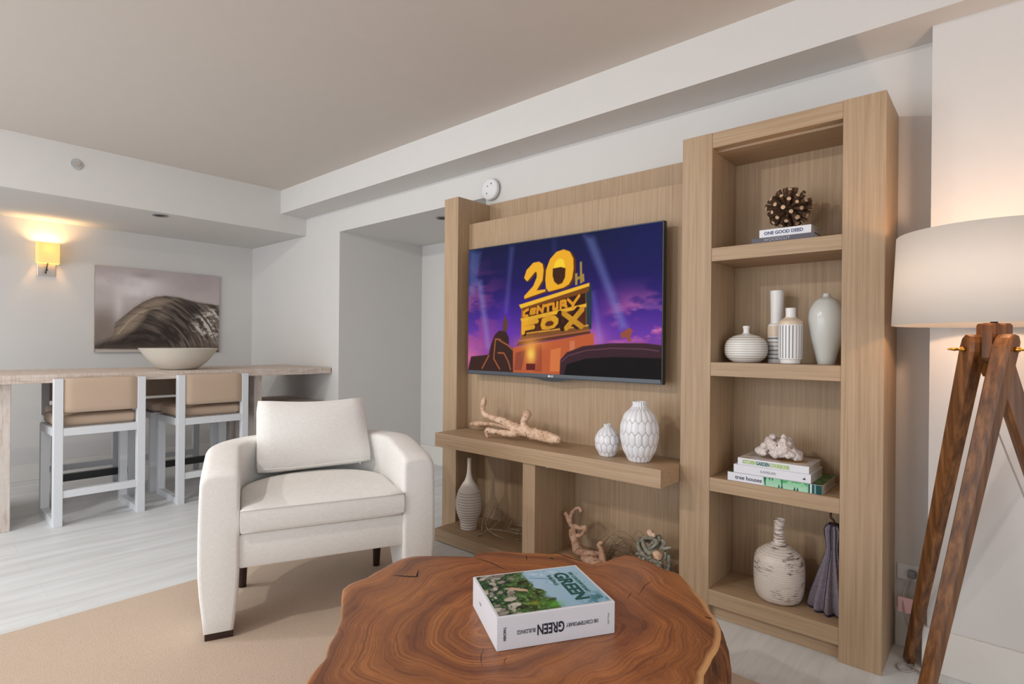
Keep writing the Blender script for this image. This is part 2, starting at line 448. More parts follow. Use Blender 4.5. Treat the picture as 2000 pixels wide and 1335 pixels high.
# ------------------------------------------------------------------ outline tables (metres, or 0..1 inside a picture)
TVP={'beams':[([(0.657,0.988),(0.709,0.962),(0.863,0.336),(0.831,0.327)],0.5),([(0.262,0.982),(0.289,0.977),(0.25,0.474),(0.235,0.475)],0.35),([(0.051,0.747),(0.09,0.743),(0.148,0.189),(0.124,0.177)],0.5),([(0.695,0.59),(0.712,0.588),(0.751,0.24),(0.733,0.24)],0.4),([(0.015,0.98),(0.083,0.974),(0.042,0.629),(0.005,0.632)],0.35),([(0.499,0.99),(0.522,0.985),(0.516,0.839),(0.504,0.841)],0.2)],'side':[(0.67,0.592),(0.691,0.645),(0.698,0.63),(0.7,0.335),(0.678,0.328)],'body':[(0.334,0.514),(0.672,0.627),(0.676,0.34),(0.332,0.259)],'two':[(0.347,0.728),(0.361,0.787),(0.398,0.836),(0.43,0.84),(0.45,0.82),(0.456,0.774),(0.451,0.699),(0.419,0.627),(0.467,0.63),(0.467,0.614),(0.35,0.568),(0.348,0.59),(0.399,0.662),(0.418,0.725),(0.418,0.76),(0.41,0.766),(0.376,0.714),(0.364,0.699)],'zero':[(0.465,0.698),(0.468,0.772),(0.489,0.849),(0.523,0.896),(0.56,0.907),(0.591,0.886),(0.609,0.834),(0.611,0.762),(0.604,0.691),(0.588,0.652),(0.562,0.632),(0.483,0.61),(0.469,0.638)],'zhole':[(0.505,0.777),(0.546,0.782),(0.57,0.77),(0.568,0.706),(0.554,0.666),(0.532,0.656),(0.513,0.681),(0.504,0.725)],'zlite':[(0.507,0.777),(0.516,0.818),(0.531,0.841),(0.547,0.844),(0.561,0.83),(0.569,0.771),(0.546,0.782)],'th':[[(0.618,0.725),(0.63,0.728),(0.631,0.645),(0.619,0.642)],[(0.641,0.804),(0.651,0.805),(0.654,0.655),(0.643,0.651)],[(0.63,0.698),(0.641,0.707),(0.642,0.685),(0.63,0.678)],[(0.653,0.721),(0.662,0.716),(0.664,0.664),(0.654,0.66)]],'plate1':[(0.319,0.526),(0.688,0.653),(0.688,0.629),(0.33,0.497)],'plate1b':[(0.33,0.497),(0.688,0.629),(0.684,0.591),(0.346,0.485)],'band1':[(0.342,0.489),(0.67,0.586),(0.671,0.504),(0.343,0.423)],'plate2':[(0.328,0.42),(0.675,0.511),(0.675,0.486),(0.336,0.39)],'band2':[(0.34,0.394),(0.672,0.485),(0.673,0.362),(0.34,0.309)],'cent':[[(0.371,0.487),(0.349,0.471),(0.348,0.438),(0.368,0.44)],[(0.412,0.491),(0.39,0.486),(0.386,0.454),(0.408,0.46)],[(0.389,0.471),(0.408,0.476)],[(0.423,0.459),(0.427,0.505),(0.451,0.465),(0.456,0.51)],[(0.465,0.509),(0.499,0.52)],[(0.481,0.513),(0.481,0.47)],[(0.51,0.523),(0.51,0.479),(0.529,0.484),(0.53,0.528)],[(0.547,0.487),(0.548,0.533),(0.57,0.538),(0.572,0.514),(0.55,0.508)],[(0.561,0.509),(0.576,0.496)],[(0.585,0.544),(0.611,0.506)],[(0.639,0.567),(0.608,0.506),(0.609,0.483)]],'fox':[[(0.345,0.38),(0.345,0.314)],[(0.345,0.378),(0.421,0.398)],[(0.347,0.342),(0.401,0.355)]],'fo':[(0.441,0.367),(0.449,0.415),(0.48,0.438),(0.518,0.436),(0.537,0.411),(0.535,0.375),(0.515,0.344),(0.481,0.332),(0.449,0.334)],'foh':[(0.466,0.371),(0.476,0.392),(0.5,0.397),(0.513,0.384),(0.507,0.365),(0.484,0.357),(0.469,0.361)],'fx':[[(0.563,0.447),(0.651,0.353)],[(0.654,0.47),(0.577,0.342)]],'ledge1':[(0.34,0.305),(0.682,0.358),(0.691,0.328),(0.332,0.259)],'ledge2':[(0.323,0.248),(0.691,0.324),(0.697,0.302),(0.306,0.212)],'base':[(0.285,0.197),(0.71,0.305),(0.712,0.225),(0.551,0.124),(0.544,0.019),(0.286,0.017)],'stripes':[[(0.414,0.221),(0.45,0.23),(0.451,0.023),(0.411,0.02)],[(0.497,0.185),(0.55,0.202),(0.544,0.029),(0.494,0.026)],[(0.594,0.249),(0.619,0.254),(0.62,0.188),(0.595,0.177)],[(0.302,0.158),(0.361,0.182),(0.337,0.026),(0.295,0.024)]],'glow':(0.39,0.172),'lampcyl':[(0.364,0.078),(0.415,0.08),(0.413,0.031),(0.364,0.03)],'build':[(-0.003,0.014),(-0.003,0.043),(0.021,0.12),(0.137,0.139),(0.152,0.224),(0.175,0.299),(0.2,0.33),(0.24,0.329),(0.261,0.276),(0.262,0.214),(0.286,0.189),(0.288,0.023)],'spire':[(0.22,0.325),(0.224,0.384),(0.235,0.458),(0.245,0.418),(0.255,0.406),(0.249,0.324)],'bedge':[[(0.179,0.264),(0.169,0.108),(0.206,0.029)],[(0.205,0.253),(0.258,0.214),(0.285,0.18)],[(0.196,0.155),(0.232,0.154),(0.259,0.089),(0.273,0.028)],[(0.095,0.028),(0.137,0.13)],[(0.182,0.264),(0.209,0.259)]],'dome':[(0.544,0.014),(0.548,0.113),(0.58,0.168),(0.659,0.214),(0.793,0.236),(0.93,0.237),(0.991,0.222),(0.992,0.023)],'domeb':[(0.557,0.015),(0.581,0.084),(0.673,0.127),(0.807,0.144),(0.992,0.142),(0.992,0.023)],'domel':[[(0.555,0.103),(0.588,0.146),(0.673,0.184),(0.794,0.202),(0.93,0.2),(0.989,0.187)]],'proj':[(0.83,0.3),(0.869,0.338),(0.884,0.319),(0.874,0.284),(0.877,0.246),(0.867,0.246),(0.857,0.274),(0.835,0.268)]}
WVP={'body':[(0.001,0.07),(0.096,0.123),(0.128,0.187),(0.147,0.314),(0.213,0.413),(0.287,0.519),(0.362,0.603),(0.447,0.668),(0.534,0.692),(0.654,0.679),(0.81,0.628),(1.007,0.609),(1.011,-0.019),(0.002,-0.013)],'dark':[(0.001,0.07),(0.214,0.2),(0.322,0.344),(0.363,0.433),(0.433,0.559),(0.594,0.605),(0.763,0.619),(0.924,0.597),(0.795,0.494),(0.734,0.317),(0.75,0.179),(0.597,0.063),(0.001,0.039)],'barrel':[(0.128,0.187),(0.147,0.297),(0.253,0.458),(0.362,0.586),(0.461,0.656),(0.594,0.655),(0.476,0.562),(0.391,0.533),(0.363,0.411),(0.281,0.266),(0.174,0.167),(0.122,0.145)],'sheen':[(0.378,0.346),(0.462,0.483),(0.565,0.558),(0.507,0.353),(0.449,0.283)],'white':[(0.749,0.295),(0.788,0.459),(0.908,0.58),(1.007,0.58),(1.01,0.137),(0.861,0.182)],'mist':(0.361,0.782),'mist2':(0.172,0.485),'strip':[(0.001,0.039),(0.324,0.035),(0.509,0.051),(0.509,-0.016),(0.002,-0.013)],'crest':[[(0.147,0.335),(0.213,0.424),(0.287,0.525),(0.362,0.608),(0.447,0.67),(0.534,0.692),(0.654,0.679),(0.81,0.628),(0.999,0.608)]]}
TAB=[(-1.167,0.634),(-1.233,0.724),(-1.327,0.811),(-1.383,0.859),(-1.449,0.903),(-1.542,0.963),(-1.56,0.998),(-1.562,1.067),(-1.59,1.156),(-1.608,1.234),(-1.598,1.277),(-1.533,1.344),(-1.427,1.422),(-1.448,1.45),(-1.439,1.486),(-1.385,1.54),(-1.329,1.574),(-1.244,1.639),(-1.188,1.69),(-1.125,1.655),(-1.068,1.663),(-1.053,1.686),(-1.063,1.759),(-1.04,1.81),(-1.004,1.833),(-0.949,1.818),(-0.87,1.793),(-0.818,1.792),(-0.731,1.707),(-0.632,1.599),(-0.571,1.517),(-0.55,1.461),(-0.531,1.364),(-0.519,1.277),(-0.506,1.235)]
CRK=[[(-1.509,1.123),(-1.463,1.151),(-1.437,1.171),(-1.482,1.214)],[(-1.418,1.416),(-1.342,1.422),(-1.246,1.407)],[(-1.298,1.561),(-1.262,1.524)],[(-1.218,1.601),(-1.199,1.596)],[(-1.226,1.651),(-1.174,1.647),(-1.115,1.646)],[(-0.991,1.846),(-0.905,1.813),(-0.817,1.791)],[(-0.833,1.54),(-0.852,1.618),(-0.854,1.673)],[(-0.976,1.013),(-0.954,0.979),(-0.92,0.947)],[(-0.629,1.545),(-0.606,1.551)],[(-0.89,0.992),(-0.909,1.021)],[(-0.846,1.497),(-0.859,1.546)]]
DW1=[[(-1.76,2.39,0.728,0.016),(-1.828,2.4,0.731,0.026),(-1.945,2.42,0.735,0.03),(-2.029,2.42,0.746,0.032),(-2.106,2.42,0.755,0.028),(-2.195,2.43,0.779,0.022),(-2.298,2.44,0.792,0.016),(-2.359,2.44,0.807,0.017),(-2.382,2.44,0.836,0.012),(-2.373,2.44,0.881,0.016),(-2.361,2.44,0.921,0.003)],[(-2.03,2.42,0.75,0.028),(-2.039,2.42,0.791,0.016),(-2.028,2.42,0.817,0.018),(-2.009,2.42,0.845,0.022),(-1.997,2.42,0.856,0.01)],[(-2.062,2.42,0.739,0.022),(-2.099,2.4,0.724,0.018),(-2.158,2.39,0.723,0.016),(-2.217,2.38,0.725,0.013),(-2.267,2.37,0.726,0.018),(-2.276,2.37,0.704,0.012),(-2.275,2.37,0.683,0.008)],[(-2.14,2.42,0.756,0.018),(-2.236,2.45,0.752,0.012),(-2.348,2.48,0.746,0.01),(-2.442,2.5,0.737,0.014),(-2.497,2.51,0.729,0.018),(-2.566,2.52,0.721,0.01)]]
DW2=[[(-1.824,2.53,0.303,0.01),(-1.806,2.53,0.282,0.013),(-1.791,2.53,0.264,0.015),(-1.784,2.53,0.244,0.011),(-1.755,2.52,0.235,0.014),(-1.763,2.52,0.205,0.022),(-1.741,2.5,0.188,0.02),(-1.728,2.5,0.156,0.022),(-1.715,2.5,0.128,0.024),(-1.682,2.5,0.123,0.02),(-1.645,2.5,0.125,0.02),(-1.597,2.5,0.137,0.016),(-1.574,2.5,0.146,0.012)],[(-1.789,2.53,0.278,0.011),(-1.776,2.53,0.313,0.009),(-1.744,2.52,0.342,0.008),(-1.716,2.51,0.353,0.009),(-1.692,2.5,0.341,0.01)],[(-1.755,2.52,0.246,0.012),(-1.7,2.5,0.249,0.012),(-1.658,2.48,0.268,0.012),(-1.658,2.48,0.253,0.01),(-1.695,2.5,0.215,0.01),(-1.735,2.51,0.197,0.012)],[(-1.672,2.48,0.103,0.012),(-1.625,2.47,0.108,0.022),(-1.578,2.47,0.11,0.022),(-1.539,2.47,0.114,0.02),(-1.543,2.47,0.139,0.016),(-1.554,2.48,0.16,0.014),(-1.56,2.48,0.182,0.012),(-1.577,2.48,0.194,0.006),(-1.562,2.48,0.208,0.01),(-1.546,2.48,0.215,0.006)]]
TW=[[(-1.34,2.55,0.243,0.006),(-1.323,2.55,0.266,0.009),(-1.259,2.52,0.289,0.009),(-1.216,2.5,0.279,0.009),(-1.219,2.48,0.259,0.009),(-1.166,2.47,0.278,0.004)],[(-1.378,2.56,0.251,0.007),(-1.363,2.52,0.226,0.01),(-1.325,2.49,0.205,0.01),(-1.287,2.47,0.196,0.008),(-1.267,2.47,0.21,0.006)],[(-1.342,2.52,0.256,0.008),(-1.312,2.49,0.234,0.01),(-1.274,2.47,0.224,0.009),(-1.257,2.49,0.241,0.008),(-1.239,2.52,0.275,0.007),(-1.263,2.54,0.295,0.006)],[(-1.366,2.5,0.192,0.005),(-1.325,2.49,0.199,0.008),(-1.267,2.47,0.192,0.007),(-1.233,2.47,0.191,0.005),(-1.21,2.49,0.21,0.006),(-1.204,2.49,0.242,0.006)],[(-1.303,2.5,0.233,0.007),(-1.271,2.49,0.269,0.008),(-1.236,2.5,0.293,0.006)],[(-1.37,2.54,0.238,0.006),(-1.332,2.52,0.272,0.008),(-1.271,2.49,0.29,0.008),(-1.246,2.48,0.277,0.007),(-1.281,2.47,0.24,0.006)]]
KN=[(-1.235,2.47,0.224,0.022),(-1.29,2.5,0.311,0.017),(-1.273,2.5,0.306,0.012)]
TWG=[[(-2.43,2.48,0.321,0.0015),(-2.416,2.48,0.272,0.003),(-2.389,2.47,0.232,0.0035),(-2.382,2.46,0.188,0.004),(-2.369,2.43,0.146,0.0045),(-2.349,2.41,0.118,0.004)],[(-2.328,2.49,0.272,0.002),(-2.331,2.48,0.232,0.0035),(-2.359,2.47,0.181,0.0045),(-2.369,2.46,0.153,0.005),(-2.32,2.43,0.134,0.005),(-2.241,2.4,0.131,0.005),(-2.153,2.39,0.127,0.003)],[(-2.307,2.43,0.139,0.005),(-2.242,2.44,0.144,0.0045),(-2.174,2.46,0.145,0.004),(-2.102,2.48,0.143,0.003)],[(-2.329,2.46,0.127,0.003),(-2.304,2.48,0.153,0.003),(-2.281,2.51,0.184,0.002),(-2.262,2.53,0.211,0.001)],[(-2.349,2.46,0.148,0.003),(-2.339,2.49,0.176,0.003),(-2.333,2.51,0.197,0.001)],[(-2.334,2.49,0.252,0.0025),(-2.298,2.5,0.257,0.002),(-2.282,2.51,0.244,0.001)],[(-2.334,2.49,0.266,0.002),(-2.315,2.49,0.303,0.0015),(-2.328,2.49,0.328,0.001)],[(-2.315,2.49,0.275,0.002),(-2.299,2.49,0.31,0.001)],[(-2.361,2.38,0.1,0.006),(-2.342,2.4,0.108,0.005),(-2.32,2.43,0.131,0.005)],[(-2.231,2.51,0.13,0.007),(-2.228,2.52,0.16,0.005),(-2.212,2.53,0.185,0.003)],[(-2.209,2.5,0.132,0.008),(-2.182,2.51,0.145,0.01),(-2.128,2.51,0.144,0.008)],[(-2.227,2.52,0.151,0.002),(-2.208,2.54,0.174,0.002),(-2.197,2.54,0.218,0.001)],[(-2.244,2.49,0.145,0.002),(-2.222,2.5,0.185,0.002),(-2.22,2.51,0.224,0.001)]]

# ------------------------------------------------------------------ the setting
def struct(name, boxes, mat, bev=0):
    bm = bmesh.new()
    for b in boxes: box(bm, *b, bev=bev)
    return tag(obj(name, bm, mat), kind='structure')
ZC = 2.68
struct('floor', [(-6.5, 2.5, -3.3, 3.87, -0.1, 0)], 'plank_tile')
struct('ceiling', [(-5.2, 2.5, -3.3, 2.537, ZC, ZC + 0.1)], 'ceiling_paint')
struct('wall_back', [(-6.5, -4.59, 2.8, 3.87, 0, ZC), (-2.72, 2.5, 2.8, 3.87, 0, ZC), (-4.59, -2.72, 2.8, 3.87, 2.252, ZC), (-4.59, -2.72, 3.77, 3.87, 0, 2.252)], 'wall_paint')
struct('wall_left', [(-6.5, -6.4, -3.3, 2.8, 0, 2.285)], 'wall_paint')
struct('wall_right', [(2.4, 2.5, -3.3, -2.6, 0, ZC), (2.4, 2.5, 0.8, 2.66, 0, ZC), (2.4, 2.5, -2.6, 0.8, 2.27, ZC)], 'wall_paint')
struct('wall_pier', [(-0.213, 2.5, 2.66, 2.8, 0, 2.457)], 'wall_paint')
struct('wall_front', [(-6.5, -6.2, -3.3, -3.2, 0, 2.285), (-0.4, 2.5, -3.3, -3.2, 0, ZC), (-6.2, -5.2, -3.3, -3.2, 2.27, 2.285), (-5.2, -0.4, -3.3, -3.2, 2.27, ZC)], 'wall_paint')
struct('trim_1', [(-5.2, 2.4, 2.537, 2.8, 2.457, ZC + 0.1)], 'wall_paint')       # beam along the shelf wall
struct('trim_2', [(-6.5, -5.2, -3.2, 2.8, 2.285, ZC + 0.1)], 'wall_paint')       # lowered soffit over the bar
for k_, (x_, y_) in enumerate(DOWNS):
    bm = bmesh.new(); lathe(bm, [(0.072, 0.0), (0.085, -0.006), (0.092, -0.004), (0.092, 0.0)], 40, x_, y_, ZC, cap=False)
    tag(obj('trim_%d' % (3 + k_), bm, 'trim_paint', smooth=True), kind='structure')
def baseboard(name, boxes): return struct(name, boxes, 'trim_paint', 0.003)
baseboard('baseboard_left', [(-6.4, -6.385, -3.2, 2.8, 0, 0.145)])
baseboard('baseboard_back', [(-6.385, -4.59, 2.785, 2.8, 0, 0.145), (-4.59, -4.575, 2.8, 3.755, 0, 0.185), (-4.575, -2.72, 3.755, 3.77, 0, 0.185), (-0.33, -0.228, 2.785, 2.8, 0, 0.16)])
baseboard('baseboard_right', [(-0.228, 2.4, 2.645, 2.66, 0, 0.162), (-0.228, -0.213, 2.66, 2.785, 0, 0.162)])
def window(name, x0, x1, y0, y1):
    fr = bmesh.new(); along_x = (x1 - x0) > (y1 - y0); a0, a1 = (x0, x1) if along_x else (y0, y1)
    def bar(a, b, z0, z1):
        box(fr, *((a, b, y0, y1) if along_x else (x0, x1, a, b)), z0, z1)
    bar(a0, a1, 0, 0.06); bar(a0, a1, 2.21, 2.27)
    for k in range(4):
        c = a0 + 0.03 + (a1 - a0 - 0.06) * k / 3; bar(c - 0.03, c + 0.03, 0.06, 2.21)
    return tag(obj(name, fr, 'white_lacquer'), kind='structure')
window('window_1', -6.2, -0.4, -3.28, -3.22)
window('window_2', 2.42, 2.48, -2.6, 0.8)

# ------------------------------------------------------------------ small fixtures
t = thing('smoke_detector', 'round white smoke detector on the wall just above the oak media unit', 'smoke detector', (-2.655, 2.8, 2.29))
M = Matrix.Rotation(PI / 2, 4, 'X')
bm = bmesh.new(); lathe(bm, [(0.066, 0.0), (0.066, 0.014)], 48); bm.transform(M); obj('base_ring', bm, 'grey_plastic', t, autosmooth=30)
bm = bmesh.new(); lathe(bm, [(0.072, 0.012), (0.074, 0.02), (0.073, 0.034), (0.066, 0.040), (0.02, 0.042)], 48); bm.transform(M); obj('cover', bm, 'white_plastic', t, autosmooth=30)
for a, b in ((-0.012, 0.02), (-0.02, -0.028), (0.022, 0.034)): boxo('sensor_slot', (a - 0.003, a + 0.003, -0.0435, -0.040, b - 0.004, b + 0.004), 'dark_hole', t)
t = thing('sprinkler_head', 'small round chrome sprinkler in the face of the lowered ceiling over the bar', 'sprinkler', (-5.2, 0.968, 2.539))
M = Matrix.Rotation(PI / 2, 4, 'Y')
bm = bmesh.new(); lathe(bm, [(0.042, 0.0), (0.042, 0.004), (0.034, 0.008), (0.026, 0.006)], 40); bm.transform(M); obj('escutcheon', bm, 'sprinkler_white', t, autosmooth=30)
bm = bmesh.new(); lathe(bm, [(0.012, 0.004), (0.012, 0.02), (0.02, 0.021), (0.02, 0.024)], 24); bm.transform(M); obj('nozzle', bm, 'chrome', t, autosmooth=30)
def downlight(x, y, z, lab):
    t = thing('recessed_downlight', lab, 'ceiling light', (x, y, z))
    bm = bmesh.new(); lathe(bm, [(0.055, -0.001), (0.058, -0.006), (0.045, -0.007), (0.040, -0.001)], 40, cap=False); obj('trim_ring', bm, 'grey_plastic', t, autosmooth=30)
    bm = bmesh.new(); lathe(bm, [(0.001, -0.0015), (0.040, -0.001)], 40, cap=False); obj('lens', bm, 'dark_hole', t)
downlight(-5.33, 1.56, 2.285, 'recessed round downlight in the lowered ceiling above the bar')
downlight(-3.43, 3.03, 2.252, 'recessed round downlight in the ceiling of the niche beside the media unit')

# wall sconce
t = thing('wall_sconce', 'lit wall sconce with a square cream fabric shade on the left wall above the bar', 'wall lamp', (-6.4, 0.985, 1.80))
boxo('back_plate', (0, 0.012, -0.062, 0.062, 0.0, 0.125), 'chrome', t, 0.002)
bm = bmesh.new(); tube(bm, [(0.012, 0, 0.05, 0.006), (0.05, 0.0, 0.05, 0.006)], 8); tube(bm, [(0.05, -0.012, 0.015, 0.005), (0.05, 0.004, 0.12, 0.005)], 8); obj('arm', bm, 'black_metal', t, smooth=True)
bm = bmesh.new()
x0, x1, y0, y1, z0, z1 = 0.02, 0.11, -0.078, 0.078, 0.105, 0.285
V = [[bm.verts.new((x, y, z)) for x, y in ((x0, y0), (x1 - 0.01, y0), (x1, y0 + 0.01), (x1, y1 - 0.01), (x1 - 0.01, y1), (x0, y1))] for z in (z0, z1)]
for k in range(6): bm.faces.new((V[0][k], V[0][(k + 1) % 6], V[1][(k + 1) % 6], V[1][k]))
sh = obj('lamp_shade', bm, 'sconce_shade', t)
sh.modifiers.new('thick', 'SOLIDIFY').thickness = 0.002
bm = bmesh.new(); bmesh.ops.create_uvsphere(bm, u_segments=16, v_segments=10, radius=0.02); bmesh.ops.translate(bm, verts=bm.verts, vec=(0.065, 0, 0.19)); obj('bulb', bm, 'bulb_glow', t, smooth=True)
point_light('sconce_light', (-6.335, 0.985, 2.03), 8.0, (1.0, 0.62, 0.26), 0.03)

# wall outlet and cord
t = thing('wall_outlet', 'white outlet strip low on the wall between the bookcase and the tripod lamp', 'outlet', (-0.275, 2.8, 0.275))
boxo('plate', (-0.05, 0.06, -0.008, 0, 0, 0.062), 'white_plastic', t, 0.002)
boxo('plug', (-0.012, 0.016, -0.036, -0.008, 0.018, 0.046), 'grey_plastic', t, 0.004)
bm = bmesh.new(); box(bm, 0.04, 0.044, -0.0085, -0.008, 0.028, 0.034); obj('slot', bm, 'dark_hole', t)

# ------------------------------------------------------------------ rug
rug = boxo('area_rug', (-3.09, 1.9, -2.3, 2.11, 0, 0.012), 'rug_weave', None, 0.004)
tag(rug, 'large plain tan rug on the pale plank floor under the armchair and slab table', 'rug')

# ------------------------------------------------------------------ oak media unit (left part, holds the television)
O = (-1.9, 2.55, 0)
t = thing('media_unit', 'wide oak media unit with floating shelf, joined to the left side of the tall bookcase', 'media unit', O)
bo = lambda n, d, m='oak_vertical', b=0.0015: boxo(n, d, m, t, b, off=O)
bo('base_plinth', (-2.66, -1.134, 2.305, 2.79, 0.004, 0.076), 'oak_horizontal')
bo('side_post', (-2.79, -2.66, 2.48, 2.795, 0.0, 2.182))
bo('back_panel', (-2.66, -1.134, 2.775, 2.795, 0.076, 2.187))
bo('lower_back_panel', (-2.66, -1.134, 2.68, 2.775, 0.076, 0.675))
bo('television_panel', (-2.66, -1.134, 2.58, 2.775, 0.675, 2.018))
bo('floating_shelf', (-2.648, -1.134, 2.29, 2.68, 0.592, 0.675), 'oak_horizontal')
bo('divider', (-1.946, -1.86, 2.306, 2.68, 0.076, 0.592))
bm = bmesh.new(); lathe(bm, [(0.008, -0.014), (0.010, -0.006), (0.008, 0)], 16, -1.80 + 1.9, 2.34 - 2.55, 0.592); obj('shelf_screw', bm, 'white_plastic', t)

# tall bookcase
O2 = (-0.734, 2.64, 0)
t = thing('bookcase', 'tall oak open bookcase with four compartments at the right end of the media unit', 'bookcase', O2)
bo = lambda n, d, m='oak_vertical', b=0.0015: boxo(n, d, m, t, b, off=O2)
bo('side_panel', (-1.132, -0.992, 2.48, 2.795, 0.0, 2.187))
bo('side_panel', (-0.476, -0.334, 2.48, 2.795, 0.0, 2.187))
bo('back_panel', (-0.992, -0.476, 2.775, 2.795, 0.0, 2.15))
bo('top_rail', (-0.992, -0.476, 2.482, 2.53, 2.118, 2.186), 'oak_horizontal')
bo('top_panel', (-0.992, -0.476, 2.53, 2.795, 2.108, 2.186), 'oak_horizontal')
for z0, z1 in ((1.607, 1.667), (1.092, 1.153), (0.574, 0.635), (0.062, 0.131)):
    bo('shelf', (-0.992, -0.476, 2.482, 2.775, z0, z1), 'oak_horizontal')
bo('plinth', (-0.992, -0.476, 2.51, 2.775, 0.0, 0.062), 'oak_horizontal')

# ------------------------------------------------------------------ television
t = thing('television', 'flat-screen television showing a purple sky and gold monument lettering, mounted on the oak panel', 'television', (-1.8975, 2.58, 1.05))
bm = bmesh.new()
# body: slim bezel with a chin that dips in the middle
xs = [-0.6695, -0.35, -0.16, -0.10, -0.05, 0.0, 0.05, 0.10, 0.16, 0.35, 0.6695]
zb = [-0.006, -0.006, -0.007, -0.012, -0.022, -0.024, -0.022, -0.012, -0.007, -0.006, -0.006]
zb = [z - 0.006 for z in zb]
F = [bm.verts.new((x, -0.093, z)) for x, z in zip(xs, zb)]; F2 = [bm.verts.new((x, -0.093, 0.778)) for x in xs]
B = [bm.verts.new((x, -0.06, z)) for x, z in zip(xs, zb)]; B2 = [bm.verts.new((x, -0.06, 0.778)) for x in xs]
for k in range(len(xs) - 1):
    bm.faces.new((F[k], F[k + 1], F2[k + 1], F2[k])); bm.faces.new((B[k + 1], B[k], B2[k], B2[k + 1]))
    bm.faces.new((B[k], B[k + 1], F[k + 1], F[k])); bm.faces.new((F2[k], F2[k + 1], B2[k + 1], B2[k]))
bm.faces.new((F[0], F2[0], B2[0], B[0])); bm.faces.new((F[-1], B[-1], B2[-1], F2[-1]))
body = obj('bezel', bm, 'black_metal', t)
boxo('rear_housing', (-0.5, 0.5, -0.06, -0.03, 0.06, 0.62), 'black_metal', t, 0.01)
boxo('wall_mount', (-0.2, 0.2, -0.03, 0.0, 0.2, 0.5), 'black_metal', t)
boxo('chin', (-0.662, 0.662, -0.0955, -0.093, -0.008, 0.012), 'chin_grey', t, 0.001) if 'chin_grey' in MATS else None
lettering('maker_emblem', 'LG', 0.016, 'white_plastic', t, frame((0.006, -0.0962, 0.0), (1, 0, 0), (0, 0, 1)), 0.0004)
bm = bmesh.new(); lathe(bm, [(0.001, 0), (0.0065, 0)], 20, cap=False); bm.transform(frame((-0.013, -0.0962, 0.0), (1, 0, 0), (0, 0, 1))); obj('maker_emblem', bm, 'white_plastic', t)

P = Paint(480, 290, 1.329 / 0.77)
U, V = P.U, P.V
P.grad_v([(0, (120, 50, 120)), (0.12, (150, 75, 150)), (0.3, (105, 55, 165)), (0.48, (60, 34, 132)), (0.7, (30, 20, 88)), (1, (16, 20, 62))])
cl = P.noise(5, 6, 3, 5); cl2 = P.noise(9, 12, 8, 4)
m = np.clip((cl * 0.6 + cl2 * 0.4 - 0.44) * 8, 0, 1) * np.clip((U - 0.70) * 6, 0, 1) * np.clip(1.2 - np.abs(V - 0.36) / 0.26, 0, 1)
P.blend(m, (206, 96, 160), 0.8)
m = np.clip((cl2 - 0.55) * 9, 0, 1) * np.clip((U - 0.74) * 6, 0, 1) * np.clip(1 - np.abs(V - 0.34) / 0.24, 0, 1)
P.blend(m, (244, 150, 190), 0.6)
m = np.clip((cl2 - 0.42) * 5, 0, 1) * np.clip(1 - U / 0.28, 0, 1) * np.clip((0.95 - V) * 3, 0, 1)
P.blend(m, (180, 78, 140), 0.7)
P.blob(0.0, 0.12, 0.12, 0.16, (235, 120, 160), 0.6); P.blob(0.70, 0.26, 0.09, 0.14, (240, 130, 190), 0.55); P.blob(0.0, 0.9, 0.07, 0.5, (70, 90, 150), 0.5)
P.blob(0.24, 0.35, 0.05, 0.25, (98, 40, 190), 0.5); P.blob(0.95, 0.9, 0.2, 0.4, (22, 28, 90), 0.6)
for b, a in TVP['beams']: P.poly(b, (140, 160, 214), a * 0.8, 0.022)
gold, amber, dk, brown = (236, 168, 40), (196, 120, 24), (52, 22, 12), (110, 62, 20)
P.poly(TVP['side'], (38, 54, 66)); P.poly(TVP['body'], (170, 104, 26))
P.poly(TVP['ledge1'], (128, 78, 34)); P.poly(TVP['ledge2'], (92, 48, 30)); 
P.line([TVP['ledge1'][0], TVP['ledge1'][1]], (220, 160, 60), 0.006); P.line([TVP['ledge2'][0], TVP['ledge2'][1]], (170, 100, 50), 0.005)
TVD = lambda L: [(a, b - 0.06 if b < 0.06 else b) for a, b in L]
P.poly(TVD(TVP['base']), (190, 92, 52))
for s_, c_ in zip(TVP['stripes'], ((150, 66, 44), (226, 130, 70), (214, 130, 90), (130, 62, 50))): P.poly(s_, c_, 0.7)
g = TVP['glow']; P.blob(g[0], g[1] - 0.02, 0.04, 0.10, (255, 210, 90), 0.95); P.blob(g[0], g[1] + 0.06, 0.10, 0.06, (255, 170, 70), 0.6)
P.poly(TVP['lampcyl'], (96, 30, 28))
P.poly(TVP['band1'], dk); P.poly(TVP['band2'], (78, 34, 14))
P.poly(TVP['plate1b'], (120, 66, 20)); P.poly(TVP['plate1'], (246, 190, 50)); P.poly(TVP['plate2'], (238, 178, 46))
sh = lambda L, d=(0.008, -0.010): [(a + d[0], b + d[1]) for a, b in L]
for l in TVP['cent']: P.line(l, (226, 150, 34), 0.011)
for l in TVP['fox']: P.line(sh(l), (60, 24, 10), 0.018)
for l in TVP['fox']: P.line(l, gold, 0.018)
P.poly(sh(TVP['fo'], (0.02, 0.0)), (52, 20, 10)); P.poly(TVP['fo'], (222, 158, 36)); P.poly(TVP['foh'], (90, 40, 14))
for l in TVP['fx']: P.line(sh(l, (-0.02, 0.0)), (50, 20, 10), 0.022)
for l in TVP['fx']: P.line(l, (206, 146, 36), 0.020)
P.poly(sh(TVP['zero'], (0.012, -0.008)), (92, 48, 12)); P.poly(TVP['zero'], (244, 176, 38)); P.poly(TVP['zlite'], (255, 214, 50)); P.poly(TVP['zhole'], (66, 32, 12))
P.poly(sh(TVP['two'], (0.010, -0.008)), (92, 48, 12)); P.poly(TVP['two'], (244, 178, 42))
for q in TVP['th']: P.poly(q, (170, 140, 66))
